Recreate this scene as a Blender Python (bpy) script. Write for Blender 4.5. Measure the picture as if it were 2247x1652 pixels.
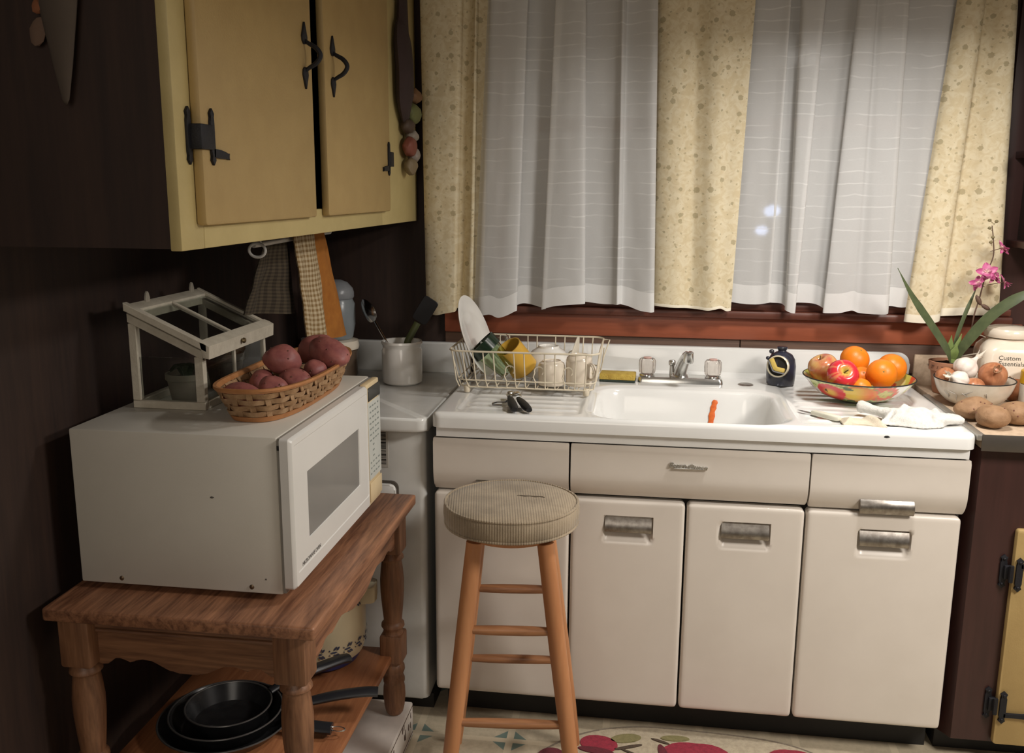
import bpy, bmesh, math, random
from mathutils import Vector, Matrix, noise
from math import sin, cos, pi, radians

SC = bpy.context.scene
COL = SC.collection
for o in list(bpy.data.objects):
    bpy.data.objects.remove(o)

# ------------------------------------------------------------------ camera
CAM_POS = Vector((0.5511, -3.0061, 1.4978))
YAW, PITCH, ROLL, FPX = 0.1409, 0.1995, 0.0063, 2027.76
cf = Vector((-sin(YAW)*cos(PITCH), cos(YAW)*cos(PITCH), -sin(PITCH)))
cr = Vector((cos(YAW), sin(YAW), 0.0))
cu = cr.cross(cf)
cr2 = cr*cos(ROLL) + cu*sin(ROLL)
cu2 = -cr*sin(ROLL) + cu*cos(ROLL)
cam_d = bpy.data.cameras.new('camera')
cam_d.sensor_width = 36.0
cam_d.sensor_fit = 'HORIZONTAL'
cam_d.lens = FPX/2247.0*36.0
cam_d.clip_start = 0.05
cam = bpy.data.objects.new('camera', cam_d)
COL.objects.link(cam)
m3 = Matrix((cr2, cu2, -cf)).transposed()
cam.matrix_world = Matrix.Translation(CAM_POS) @ m3.to_4x4()
SC.camera = cam

# ------------------------------------------------------------------ light and exposure
SC.view_settings.view_transform = 'Standard'
SC.view_settings.look = 'None'
SC.view_settings.exposure = 0.0
SC.view_settings.gamma = 1.0
SC.view_settings.use_curve_mapping = False
wd = bpy.data.worlds.new('dim_house')
SC.world = wd
wd.use_nodes = True
bgn = wd.node_tree.nodes['Background']
bgn.inputs[0].default_value = (1.0, 0.86, 0.72, 1)
bgn.inputs[1].default_value = 0.02

def area_lamp(name, loc, aim, size, power, col, spread=180):
    d = bpy.data.lights.new(name, 'AREA')
    d.shape = 'DISK'
    d.size = size
    d.energy = power
    d.color = col
    d.spread = radians(spread)
    o = bpy.data.objects.new(name, d)
    COL.objects.link(o)
    o.location = loc
    o.rotation_euler = (Vector(aim)-Vector(loc)).to_track_quat('-Z', 'Y').to_euler()
    return o

# a big shaded lamp in the room at the right, and the small lamp above the sink
area_lamp('room_lamp', (2.10, -1.72, 1.98), (2.02, -1.68, 0.8), 0.60, 48.0, (1.0, 0.93, 0.85))
area_lamp('sink_lamp', (1.16, -0.86, 2.02), (1.14, -0.80, 0.9), 0.22, 12.0, (1.0, 0.96, 0.91), 165)
area_lamp('added_fill_light', (0.25, -3.95, 1.75), (-0.10, -1.0, 0.6), 1.20, 11.0, (1.0, 0.90, 0.78))  # unseen fill light added behind the camera to lift the left side

# ------------------------------------------------------------------ materials
MATS = {}

def principled(name):
    m = bpy.data.materials.new(name)
    m.use_nodes = True
    nt = m.node_tree
    return m, nt, nt.nodes['Principled BSDF'], nt.nodes['Material Output']

def node(nt, kind, **kw):
    n = nt.nodes.new(kind)
    for k, v in kw.items():
        setattr(n, k, v)
    return n

def math_node(nt, op, a, b=None, c=None):
    n = node(nt, 'ShaderNodeMath', operation=op)
    for i, v in enumerate((a, b, c)):
        if v is None:
            continue
        if isinstance(v, (int, float)):
            n.inputs[i].default_value = v
        else:
            nt.links.new(v, n.inputs[i])
    return n.outputs[0]

def mix_col(nt, fac, a, b):
    n = node(nt, 'ShaderNodeMix', data_type='RGBA')
    for s, v in ((n.inputs[0], fac), (n.inputs[6], a), (n.inputs[7], b)):
        if isinstance(v, (int, float)):
            s.default_value = v
        elif isinstance(v, (tuple, list)):
            s.default_value = (*v[:3], 1)
        else:
            nt.links.new(v, s)
    return n.outputs[2]

def obj_coord(nt, scale=(1, 1, 1), rot=(0, 0, 0)):
    tc = node(nt, 'ShaderNodeTexCoord')
    mp = node(nt, 'ShaderNodeMapping')
    mp.inputs['Scale'].default_value = scale
    mp.inputs['Rotation'].default_value = rot
    nt.links.new(tc.outputs['Object'], mp.inputs[0])
    return mp.outputs[0]

def noise_tex(nt, vec, scale, detail=4, rough=0.55, dist=0.0):
    n = node(nt, 'ShaderNodeTexNoise')
    n.inputs['Scale'].default_value = scale
    n.inputs['Detail'].default_value = detail
    n.inputs['Roughness'].default_value = rough
    n.inputs['Distortion'].default_value = dist
    nt.links.new(vec, n.inputs['Vector'])
    return n.outputs[0]

def ramp(nt, fac, lo, hi):
    n = node(nt, 'ShaderNodeMapRange')
    n.inputs['From Min'].default_value = lo
    n.inputs['From Max'].default_value = hi
    nt.links.new(fac, n.inputs['Value'])
    return n.outputs[0]

def bump(nt, bsdf, h, strength, dist=0.002):
    b = node(nt, 'ShaderNodeBump')
    b.inputs['Strength'].default_value = strength
    b.inputs['Distance'].default_value = dist
    nt.links.new(h, b.inputs['Height'])
    nt.links.new(b.outputs[0], bsdf.inputs['Normal'])

def mat(name, col, rough=0.5, metal=0.0, col2=None, ns=30, stretch=(1, 1, 1), lo=0.35, hi=0.65,
        bmp=0.0, bs=None, coat=0.0, spec=0.5, trans=0.0, ior=1.45, emit=None, estr=1.0, sheen=0.0, detail=4, bdist=0.002):
    if name in MATS:
        return MATS[name]
    m, nt, b, out = principled(name)
    b.inputs['Base Color'].default_value = (*col, 1)
    b.inputs['Roughness'].default_value = rough
    b.inputs['Metallic'].default_value = metal
    b.inputs['Specular IOR Level'].default_value = spec
    b.inputs['IOR'].default_value = ior
    b.inputs['Transmission Weight'].default_value = trans
    b.inputs['Coat Weight'].default_value = coat
    b.inputs['Coat Roughness'].default_value = 0.08
    b.inputs['Sheen Weight'].default_value = sheen
    if emit:
        b.inputs['Emission Color'].default_value = (*emit, 1)
        b.inputs['Emission Strength'].default_value = estr
    v = obj_coord(nt, stretch)
    n = noise_tex(nt, v, ns, detail)
    if col2 is None:
        col2 = tuple(c*0.93 for c in col)
    nt.links.new(mix_col(nt, ramp(nt, n, lo, hi), col, col2), b.inputs['Base Color'])
    if bmp:
        h = noise_tex(nt, v, bs or ns*2, 3)
        bump(nt, b, h, bmp, bdist)
    MATS[name] = m
    return m

def wood(name, c1, c2, axis='Y', rough=0.45, scale=26, bmp=0.25):
    """oak-like grain drawn out along one axis"""
    if name in MATS:
        return MATS[name]
    m, nt, b, out = principled(name)
    st = {'X': (0.07, 1, 1), 'Y': (1, 0.07, 1), 'Z': (1, 1, 0.07)}[axis]
    v = obj_coord(nt, st)
    n1 = noise_tex(nt, v, scale, 6, 0.6, 1.4)
    n2 = noise_tex(nt, v, scale*5, 3, 0.6, 0.3)
    f = math_node(nt, 'ADD', math_node(nt, 'MULTIPLY', n1, 0.65), math_node(nt, 'MULTIPLY', n2, 0.35))
    nt.links.new(mix_col(nt, ramp(nt, f, 0.38, 0.62), c1, c2), b.inputs['Base Color'])
    b.inputs['Roughness'].default_value = rough
    bump(nt, b, f, bmp, 0.002)
    MATS[name] = m
    return m

def vcol(name, rough=0.3, coat=0.0, bmp=0.0, bs=200, sheen=0.0):
    """colour read from the mesh's own 'Col' attribute (printed or grown colour)"""
    if name in MATS:
        return MATS[name]
    m, nt, b, out = principled(name)
    a = node(nt, 'ShaderNodeVertexColor', layer_name='Col')
    nt.links.new(a.outputs[0], b.inputs['Base Color'])
    b.inputs['Roughness'].default_value = rough
    b.inputs['Coat Weight'].default_value = coat
    b.inputs['Coat Roughness'].default_value = 0.06
    b.inputs['Sheen Weight'].default_value = sheen
    if bmp:
        bump(nt, b, noise_tex(nt, obj_coord(nt), bs, 3), bmp, 0.001)
    MATS[name] = m
    return m

ENAMEL = mat('white_enamel', (0.80, 0.80, 0.78), 0.16, col2=(0.77, 0.77, 0.75), ns=6, coat=0.4)
ENAMEL_OLD = mat('worn_white_enamel', (0.74, 0.74, 0.72), 0.25, col2=(0.66, 0.66, 0.63), ns=9, coat=0.2)
DOOR = mat('warm_lit_enamel', (0.72, 0.665, 0.60), 0.34, col2=(0.68, 0.625, 0.56), ns=5, coat=0.15)  # white enamel with the warmer light tinted into its colour
GAP_SHADE = mat('gap_shade', (0.02, 0.017, 0.014), 0.8)  # near black: puts the shade of the door gaps into the carcass colour
KICK = mat('black_toe_kick', (0.016, 0.015, 0.014), 0.6)
CHROME = mat('chrome', (0.74, 0.74, 0.72), 0.22, 0.95, col2=(0.64, 0.64, 0.62), ns=40)
OLDCHROME = mat('tarnished_chrome', (0.42, 0.39, 0.355), 0.38, 1.0, col2=(0.26, 0.235, 0.21), ns=60)
YELLOW = mat('yellow_cabinet_paint', (0.42, 0.295, 0.12), 0.5, col2=(0.39, 0.27, 0.108), ns=14, bmp=0.15, bs=260)
YELLOW2 = mat('pale_yellow_frame_paint', (0.52, 0.42, 0.19), 0.5, col2=(0.48, 0.385, 0.17), ns=14, bmp=0.12, bs=260)
IRON = mat('black_iron', (0.018, 0.018, 0.022), 0.55, 0.4, bmp=0.3, bs=300)
DARKWOOD = wood('dark_stained_wood', (0.040, 0.020, 0.013), (0.022, 0.011, 0.008), 'Z', 0.65, 14, 0.15)
REDWOOD_X = wood('red_stained_trim', (0.33, 0.090, 0.042), (0.21, 0.056, 0.028), 'X', 0.38, 10, 0.1)
REDWOOD_DK = wood('dark_red_trim', (0.13, 0.040, 0.024), (0.085, 0.027, 0.017), 'X', 0.4, 12, 0.1)
BROWNSTRIP = wood('brown_strip_wood', (0.15, 0.085, 0.055), (0.085, 0.045, 0.03), 'X', 0.55, 18, 0.15)
MAHOG = wood('mahogany_stain', (0.052, 0.019, 0.016), (0.034, 0.013, 0.011), 'Z', 0.42, 12, 0.12)
OAK_Y = wood('oak_grain_along', (0.36, 0.17, 0.090), (0.13, 0.055, 0.030), 'Y', 0.42, 34)
OAK_X = wood('oak_grain_across', (0.27, 0.13, 0.066), (0.12, 0.052, 0.027), 'X', 0.45, 34)
OAK_Z = wood('oak_grain_upright', (0.28, 0.135, 0.068), (0.14, 0.062, 0.031), 'Z', 0.45, 34)
BEECH = wood('orange_varnished_wood', (0.52, 0.24, 0.105), (0.42, 0.18, 0.075), 'Z', 0.4, 12, 0.08)
BEECH_X = wood('orange_varnished_rung', (0.44, 0.205, 0.09), (0.24, 0.105, 0.048), 'X', 0.42, 24, 0.1)
WHITEPLASTIC = mat('white_plastic', (0.74, 0.73, 0.70), 0.3, col2=(0.71, 0.70, 0.67), ns=5)
MWCASE = mat('microwave_case', (0.63, 0.60, 0.535), 0.42, col2=(0.60, 0.57, 0.505), ns=6, bmp=0.06, bs=500)
CREAMPL = mat('yellowed_cream_plastic', (0.72, 0.58, 0.36), 0.4, col2=(0.68, 0.54, 0.33))
BLACKPL = mat('black_plastic', (0.015, 0.015, 0.017), 0.38)
CERAMIC = mat('white_ceramic', (0.80, 0.78, 0.74), 0.15, coat=0.5, col2=(0.78, 0.76, 0.71))
CREAMCER = mat('cream_ceramic', (0.78, 0.70, 0.58), 0.2, coat=0.4, col2=(0.76, 0.67, 0.55))
CREAMWIRE = mat('cream_coated_wire', (0.74, 0.66, 0.51), 0.38)
GLASS = mat('clear_glass', (1, 1, 1), 0.12, trans=1.0, col2=(1, 1, 1))

# ------------------------------------------------------------------ mesh helpers
ORG = {}

def thing(name, label, cat, loc=(0, 0, 0), group=None):
    o = bpy.data.objects.new(name, None)
    COL.objects.link(o)
    o.empty_display_size = 0.05
    o.location = loc
    o['label'] = label
    o['category'] = cat
    if group:
        o['group'] = group
    ORG[o.name] = Vector(loc)
    return o

def finish(me, m, smooth=True, ang=38):
    if m is not None:
        for mm in (m if isinstance(m, (list, tuple)) else [m]):
            me.materials.append(mm)
    if smooth and len(me.polygons):
        me.polygons.foreach_set('use_smooth', [True]*len(me.polygons))
        me.set_sharp_from_angle(angle=radians(ang))
    me.update()

def put(name, bm, m, parent=None, org=None, smooth=True, ang=38, recalc=True, **props):
    """link one bmesh, built in world coordinates, as one mesh object"""
    if parent is not None:
        w = ORG[parent.name]
    else:
        w = Vector(org) if org is not None else Vector((0, 0, 0))
    if recalc:
        bmesh.ops.recalc_face_normals(bm, faces=bm.faces)
    bmesh.ops.translate(bm, verts=bm.verts, vec=-w)
    me = bpy.data.meshes.new(name)
    bm.to_mesh(me)
    bm.free()
    finish(me, m, smooth, ang)
    o = bpy.data.objects.new(name, me)
    COL.objects.link(o)
    if parent is not None:
        o.parent = parent
    else:
        o.location = w
    ORG[o.name] = w
    for k, v in props.items():
        o[k] = v
    return o

def solo(name, bm, m, label, cat, org, group=None, **kw):
    o = put(name, bm, m, None, org, **kw)
    o['label'] = label
    o['category'] = cat
    if group:
        o['group'] = group
    return o

def struct(name, bm, m, **kw):
    o = put(name, bm, m, **kw)
    o['kind'] = 'structure'
    return o

def B():
    return bmesh.new()

def box(bm, a, b, bev=0.0, seg=2, M=None):
    a, b = Vector(a), Vector(b)
    r = bmesh.ops.create_cube(bm, size=1.0)
    vs = r['verts']
    c, s = (a+b)/2, b-a
    for v in vs:
        v.co = Vector((v.co.x*s.x, v.co.y*s.y, v.co.z*s.z)) + c
    if bev > 0:
        es = list({e for v in vs for e in v.link_edges})
        r2 = bmesh.ops.bevel(bm, geom=es, offset=bev, segments=seg, affect='EDGES', profile=0.5)
        vs = list({v for f in r2['faces'] for v in f.verts} | {v for v in vs if v.is_valid})
    if M is not None:
        bmesh.ops.transform(bm, matrix=M, verts=vs)
    return vs

def ring_loft(bm, rings, closed=True, cap0=False, cap1=False, loop=False):
    """skin successive rings of points"""
    rows = [[bm.verts.new(p) for p in r] for r in rings]
    n = len(rows[0])
    last = len(rows) if loop else len(rows)-1
    for i in range(last):
        A, C = rows[i], rows[(i+1) % len(rows)]
        for j in range(n if closed else n-1):
            k = (j+1) % n
            try:
                bm.faces.new((A[j], A[k], C[k], C[j]))
            except ValueError:
                pass
    if cap0:
        bm.faces.new(list(reversed(rows[0])))
    if cap1:
        bm.faces.new(rows[-1])
    return rows

def lathe(bm, prof, c=(0, 0, 0), seg=32, M=None, mod=None):
    """turn a profile of (radius, height) about the z axis at c; M is applied before moving to c"""
    c = Vector(c)
    def P(x, y, z):
        p = Vector((x, y, z))
        return (M @ p if M is not None else p) + c
    rows = []
    for r, z in prof:
        if r < 1e-6:
            rows.append([bm.verts.new(P(0, 0, z))])
        else:
            row = []
            for i in range(seg):
                t = 2*pi*i/seg
                rr = r*(mod(t, z) if mod else 1.0)
                row.append(bm.verts.new(P(rr*cos(t), rr*sin(t), z)))
            rows.append(row)
    for A, C in zip(rows, rows[1:]):
        if len(A) == 1 and len(C) == 1:
            continue
        for i in range(seg):
            k = (i+1) % seg
            if len(A) == 1:
                bm.faces.new((A[0], C[k], C[i]))
            elif len(C) == 1:
                bm.faces.new((A[i], A[k], C[0]))
            else:
                bm.faces.new((A[i], A[k], C[k], C[i]))
    return rows

def catmull(pts, n=6, closed=False):
    pts = [Vector(p) for p in pts]
    out = []
    L = len(pts)
    for i in range(L if closed else L-1):
        if closed:
            p0, p1, p2, p3 = pts[i-1], pts[i], pts[(i+1) % L], pts[(i+2) % L]
        else:
            p1, p2 = pts[i], pts[i+1]
            p0 = pts[i-1] if i else p1+(p1-p2)
            p3 = pts[i+2] if i+2 < L else p2+(p2-p1)
        for k in range(n):
            t = k/n
            out.append(0.5*((2*p1)+(p2-p0)*t+(2*p0-5*p1+4*p2-p3)*t*t+(3*p1-p0-3*p2+p3)*t**3))
    if not closed:
        out.append(pts[-1])
    return out

def tube(bm, pts, r, seg=8, closed=False, cap=True, flat=None):
    """sweep a round section (or an oval one: flat=(a, b, up)) along points"""
    pts = [Vector(p) for p in pts]
    n = len(pts)
    R = r if isinstance(r, (list, tuple)) else [r]*n
    T = []
    for i in range(n):
        if closed:
            t = pts[(i+1) % n]-pts[i-1]
        else:
            t = pts[min(i+1, n-1)]-pts[max(i-1, 0)]
        T.append(t.normalized() if t.length > 1e-9 else Vector((0, 0, 1)))
    up = Vector(flat[2]) if flat else (Vector((0, 0, 1)) if abs(T[0].z) < 0.9 else Vector((1, 0, 0)))
    N = (up-T[0]*up.dot(T[0])).normalized()
    rings = []
    for i in range(n):
        if flat:
            N = (up-T[i]*up.dot(T[i])).normalized()
        else:
            N = (N-T[i]*N.dot(T[i])).normalized()
        Bn = T[i].cross(N)
        if flat:
            rings.append([pts[i]+R[i]*(flat[0]*cos(2*pi*k/seg)*N+flat[1]*sin(2*pi*k/seg)*Bn) for k in range(seg)])
        else:
            rings.append([pts[i]+R[i]*(cos(2*pi*k/seg)*N+sin(2*pi*k/seg)*Bn) for k in range(seg)])
    return ring_loft(bm, rings, True, cap and not closed, cap and not closed, loop=closed)

def prism(bm, outline, plane, d0, d1, bev=0.0, seg=2, M=None):
    """extrude a 2D outline; plane 'xy','xz','yz' names the outline's axes"""
    def P(u, v, d):
        p = {'xy': (u, v, d), 'xz': (u, d, v), 'yz': (d, u, v)}[plane]
        return Vector(p)
    A = [bm.verts.new(P(u, v, d0)) for u, v in outline]
    C = [bm.verts.new(P(u, v, d1)) for u, v in outline]
    n = len(outline)
    fs = [bm.faces.new(A), bm.faces.new(list(reversed(C)))]
    for i in range(n):
        k = (i+1) % n
        fs.append(bm.faces.new((A[i], C[i], C[k], A[k])))
    vs = A+C
    if bev > 0:
        es = list({e for f in fs[:2] for e in f.edges})
        r2 = bmesh.ops.bevel(bm, geom=es, offset=bev, segments=seg, affect='EDGES', profile=0.5)
        vs = list({v for f in r2['faces'] for v in f.verts} | {v for v in vs if v.is_valid})
    if M is not None:
        bmesh.ops.transform(bm, matrix=M, verts=vs)
    return vs

def rrect(x0, x1, y0, y1, r, n=5):
    out = []
    for cx, cy, a in ((x1-r, y1-r, 0), (x0+r, y1-r, 90), (x0+r, y0+r, 180), (x1-r, y0+r, 270)):
        for k in range(n+1):
            t = radians(a+90*k/n)
            out.append((cx+r*cos(t), cy+r*sin(t)))
    return out

def blob(bm, c, rad, M=None, amp=0.0, freq=1.5, seed=0, sub=3):
    r = bmesh.ops.create_icosphere(bm, subdivisions=sub, radius=1.0)
    c = Vector(c)
    for v in r['verts']:
        p = v.co.normalized()
        k = 1.0+amp*noise.noise(p*freq+Vector((seed*7.3, seed*3.1, seed*1.7)))
        q = Vector((p.x*rad[0]*k, p.y*rad[1]*k, p.z*rad[2]*k))
        if M is not None:
            q = M @ q
        v.co = q+c
    return r['verts']

def grid_sheet(bm, f, nu, nv):
    rows = [[bm.verts.new(f(i/nu, j/nv)) for i in range(nu+1)] for j in range(nv+1)]
    for j in range(nv):
        for i in range(nu):
            bm.faces.new((rows[j][i], rows[j][i+1], rows[j+1][i+1], rows[j+1][i]))
    return rows

def paint(o, fn):
    """store a colour per vertex; fn takes the vertex position in the object's own space"""
    me = o.data
    ca = me.color_attributes.new('Col', 'FLOAT_COLOR', 'POINT')
    buf = []
    for v in me.vertices:
        c = fn(v.co)
        buf += [c[0], c[1], c[2], 1.0]
    ca.data.foreach_set('color', buf)

def rot(x=0, y=0, z=0):
    return (Matrix.Rotation(radians(z), 3, 'Z') @ Matrix.Rotation(radians(y), 3, 'Y') @ Matrix.Rotation(radians(x), 3, 'X'))

def align(d):
    """rotation that takes +Z to direction d"""
    return Vector((0, 0, 1)).rotation_difference(Vector(d).normalized()).to_matrix()

def lettering(name, text, size, M4, m, parent, depth=0.0006, extrude_bevel=0.0, italic=0.0):
    cu_ = bpy.data.curves.new(name, 'FONT')
    cu_.body = text
    cu_.size = size
    cu_.extrude = depth
    cu_.bevel_depth = extrude_bevel
    cu_.shear = italic
    cu_.align_x = 'CENTER'
    cu_.resolution_u = 3
    t = bpy.data.objects.new(name+'_tmp', cu_)
    COL.objects.link(t)
    dg = bpy.context.evaluated_depsgraph_get()
    me = bpy.data.meshes.new_from_object(t.evaluated_get(dg))
    bpy.data.objects.remove(t)
    bpy.data.curves.remove(cu_)
    me.transform(Matrix.Translation(-ORG[parent.name]) @ M4)
    me.name = name
    me.materials.clear()
    me.materials.append(m)
    o = bpy.data.objects.new(name, me)
    COL.objects.link(o)
    o.parent = parent
    ORG[o.name] = ORG[parent.name]
    return o

def frame4(origin, ex, ey):
    ex, ey = Vector(ex).normalized(), Vector(ey).normalized()
    ez = ex.cross(ey)
    M = Matrix((ex, ey, ez)).transposed().to_4x4()
    return Matrix.Translation(Vector(origin)) @ M

def copy_tree(o, parent=None):
    c = o.copy()
    COL.objects.link(c)
    if parent is not None:
        c.parent = parent
    for ch in list(o.children):
        copy_tree(ch, c)
    ORG[c.name] = ORG[o.name]
    return c

# ================================================================== the room
def vinyl():
    m, nt, b, out = principled('vinyl_floor')
    tc = node(nt, 'ShaderNodeTexCoord')
    sp = node(nt, 'ShaderNodeSeparateXYZ')
    nt.links.new(tc.outputs['Object'], sp.inputs[0])
    def cell(s, off):
        u = math_node(nt, 'DIVIDE', math_node(nt, 'SUBTRACT', s, off), 0.262)
        u = math_node(nt, 'SUBTRACT', math_node(nt, 'FRACT', math_node(nt, 'ADD', u, 0.5)), 0.5)
        return math_node(nt, 'ABSOLUTE', math_node(nt, 'MULTIPLY', u, 0.262))
    ax, ay = cell(sp.outputs[0], 0.226), cell(sp.outputs[1], -0.717)
    dia = math_node(nt, 'LESS_THAN', math_node(nt, 'ADD', ax, ay), 0.056)
    inn = math_node(nt, 'GREATER_THAN', math_node(nt, 'MINIMUM', ax, ay), 0.010)
    tri = math_node(nt, 'MULTIPLY', dia, inn)
    band = math_node(nt, 'LESS_THAN', math_node(nt, 'MINIMUM', ax, ay), 0.010)
    v = obj_coord(nt)
    n = noise_tex(nt, v, 55, 5, 0.7)
    base = mix_col(nt, ramp(nt, n, 0.35, 0.65), (0.47, 0.40, 0.29), (0.38, 0.325, 0.235))
    base = mix_col(nt, math_node(nt, 'MULTIPLY', band, 0.7), base, (0.55, 0.47, 0.34))
    base = mix_col(nt, tri, base, (0.135, 0.185, 0.16))
    nt.links.new(base, b.inputs['Base Color'])
    b.inputs['Roughness'].default_value = 0.42
    bump(nt, b, n, 0.12, 0.001)
    return m

bm = B(); box(bm, (-0.75, -4.2, -0.05), (3.0, 0.1, 0.0))
struct('floor', bm, vinyl(), smooth=False)
bm = B(); box(bm, (-0.75, -4.2, 2.45), (3.0, 0.1, 2.5))
struct('ceiling', bm, mat('ceiling_paint', (0.42, 0.36, 0.28), 0.8), smooth=False)
bm = B()
box(bm, (-0.75, 0, 0), (0.05, 0.1, 2.45)); box(bm, (1.52, 0, 0), (3.0, 0.1, 2.45))
box(bm, (0.05, 0, 0), (1.52, 0.1, 1.12)); box(bm, (0.05, 0, 2.28), (1.52, 0.1, 2.45))
struct('wall_back', bm, DARKWOOD, smooth=False)
bm = B(); box(bm, (-0.75, -4.2, 0), (-0.615, 0.0, 2.45))
struct('wall_left', bm, DARKWOOD, smooth=False)
bm = B(); box(bm, (3.0, -4.2, 0), (3.1, 0.1, 2.45))
struct('wall_right_added', bm, DARKWOOD, smooth=False)  # unseen wall, added to shut out ambient light from this side

# window behind the curtains
bm = B()
for a, c in (((0.05, 0.02, 1.12), (0.10, 0.08, 2.28)), ((1.47, 0.02, 1.12), (1.52, 0.08, 2.28)), ((0.10, 0.02, 1.12), (1.47, 0.08, 1.17)),
             ((0.10, 0.02, 2.23), (1.47, 0.08, 2.28)), ((0.76, 0.02, 1.17), (0.81, 0.08, 2.23)), ((0.10, 0.03, 1.68), (0.76, 0.07, 1.72)), ((0.81, 0.03, 1.68), (1.47, 0.07, 1.72))):
    box(bm, a, c, 0.004)
win = struct('window_1', bm, REDWOOD_DK)
bm = B()
for x0, x1 in ((0.10, 0.76), (0.81, 1.47)):
    for z0, z1 in ((1.17, 1.68), (1.72, 2.23)):
        box(bm, (x0, 0.048, z0), (x1, 0.052, z1))
put('pane', bm, GLASS, win, smooth=False)
# boards under the window
bm = B(); box(bm, (-0.02, -0.050, 1.104), (1.66, 0.0, 1.128), 0.006); box(bm, (-0.02, -0.030, 1.128), (1.66, 0.0, 1.150), 0.004)
struct('trim_1', bm, REDWOOD_DK)
bm = B(); box(bm, (-0.10, -0.022, 1.033), (1.70, 0.0, 1.104), 0.004)
struct('trim_2', bm, REDWOOD_X)
bm = B(); box(bm, (-0.10, -0.010, 0.94), (0.862, 0.0, 1.033), 0.002); box(bm, (0.864, -0.014, 0.94), (1.70, 0.0, 1.033), 0.002)
struct('trim_3', bm, BROWNSTRIP)
# red-brown board at the right of the window
bm = B(); box(bm, (1.60, -0.018, 0.93), (1.78, 0.0, 2.4), 0.003)
struct('trim_4', bm, MAHOG)

# ================================================================== wall cabinet, upper left
wc = thing('wall_cabinet', 'pale yellow wall cabinet with black iron hardware and two doors above the range', 'cabinet', (-0.40, -0.8, 1.397))
bm = B()
box(bm, (-0.615, -1.592, 1.400), (-0.205, -1.572, 2.40)); box(bm, (-0.615, -0.05, 1.400), (-0.205, -0.03, 2.40))
box(bm, (-0.615, -1.572, 1.402), (-0.205, -0.05, 1.420)); box(bm, (-0.615, -1.572, 2.38), (-0.205, -0.05, 2.40))
put('carcass', bm, DARKWOOD, wc, smooth=False)
bm = B(); box(bm, (-0.40, -1.572, 1.42), (-0.38, -0.05, 2.38))
put('inner_back', bm, KICK, wc, smooth=False)
bm = B()
box(bm, (-0.205, -1.600, 1.397), (-0.185, -1.520, 2.40), 0.002); box(bm, (-0.205, -0.44, 1.397), (-0.185, -0.035, 2.40), 0.002)
box(bm, (-0.205, -1.520, 1.397), (-0.185, -0.44, 1.452), 0.002); box(bm, (-0.205, -1.520, 2.33), (-0.185, -0.44, 2.40), 0.002)
put('face_frame', bm, YELLOW2, wc)

def spear(cy, cz, w, h):
    s = [(0, .5), (.5, .41), (.26, .34), (.46, .27), (.46, -.27), (.26, -.34), (.5, -.41), (0, -.5), (-.5, -.41), (-.26, -.34), (-.46, -.27), (-.46, .27), (-.26, .34), (-.5, .41)]
    return [(cy+a*w, cz+b*h) for a, b in s]

def arrowhead(cy, cz, w, h, up=1):
    return [(cy, cz+up*h), (cy+.5*w, cz+up*h*.35), (cy+.42*w, cz+up*h*.12), (cy+.15*w, cz), (cy-.15*w, cz), (cy-.42*w, cz+up*h*.12), (cy-.5*w, cz+up*h*.35)]

def bow_handle(parent, y, z0, z1, xf):
    bm = B()
    prism(bm, arrowhead(y, z1-0.044, 0.027, 0.044, 1), 'yz', xf, xf+0.005, 0.001)
    prism(bm, arrowhead(y, z0+0.044, 0.027, 0.044, -1), 'yz', xf, xf+0.005, 0.001)
    pts = catmull([(xf+.003, y, z1-.036), (xf+.010, y, z1-.042), (xf+.027, y, z1-.052), (xf+.036, y, (z0+z1)/2), (xf+.027, y, z0+.052), (xf+.010, y, z0+.042), (xf+.003, y, z0+.036)], 6)
    n = len(pts)
    tube(bm, pts, [0.0032+0.0022*sin(pi*i/(n-1)) for i in range(n)], 8)
    return put('handle', bm, IRON, parent)

def hl_hinge(parent, y_frame, y_door, zc, x_frame, x_door, toe):
    bm = B()
    prism(bm, spear(y_frame, zc, 0.015, 0.092), 'yz', x_frame, x_frame+0.005, 0.001)
    prism(bm, spear(y_door, zc, 0.015, 0.092), 'yz', x_door, x_door+0.005, 0.001)
    ya, yb = sorted((y_frame, y_door))
    box(bm, (x_frame-0.001, ya, zc-0.021), (x_door+0.0065, yb, zc+0.019), 0.0015)
    tube(bm, [(x_frame+0.012, (ya+yb)/2, zc-0.022), (x_frame+0.012, (ya+yb)/2, zc+0.022)], 0.005, 8)
    s = 1 if toe > 0 else -1
    toe_o = [(y_door, zc-.018), (y_door+s*.028, zc-.020), (y_door+s*.046, zc-.0225), (y_door+s*.054, zc-.026), (y_door+s*.060, zc-.0245), (y_door+s*.056, zc-.030), (y_door+s*.060, zc-.0355), (y_door+s*.05, zc-.034), (y_door+s*.028, zc-.034), (y_door, zc-.033)]
    prism(bm, toe_o if s > 0 else list(reversed(toe_o)), 'yz', x_door, x_door+0.005, 0.001)
    return put('hinge', bm, IRON, parent)

for y0, y1, hy, fy, dy, toe in ((-1.546, -1.018, -1.066, -1.560, -1.514, 1), (-0.938, -0.412, -0.888, -0.394, -0.432, -1)):
    bm = B()
    prism(bm, rrect(y0, y1, 1.436, 2.345, 0.006, 2), 'yz', -0.185, -0.167, 0.004, 2)
    d = put('door', bm, YELLOW, wc)
    bow_handle(d, hy, 1.702, 1.836, -0.167)
    hl_hinge(d, fy, dy, 1.580, -0.185, -0.167, toe)

# ================================================================== sink top with basin and backsplash
SW, SD, SZ = 1.381, 0.662, 0.914

def smooth(t):
    t = max(0.0, min(1.0, t))
    return t*t*(3-2*t)

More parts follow.
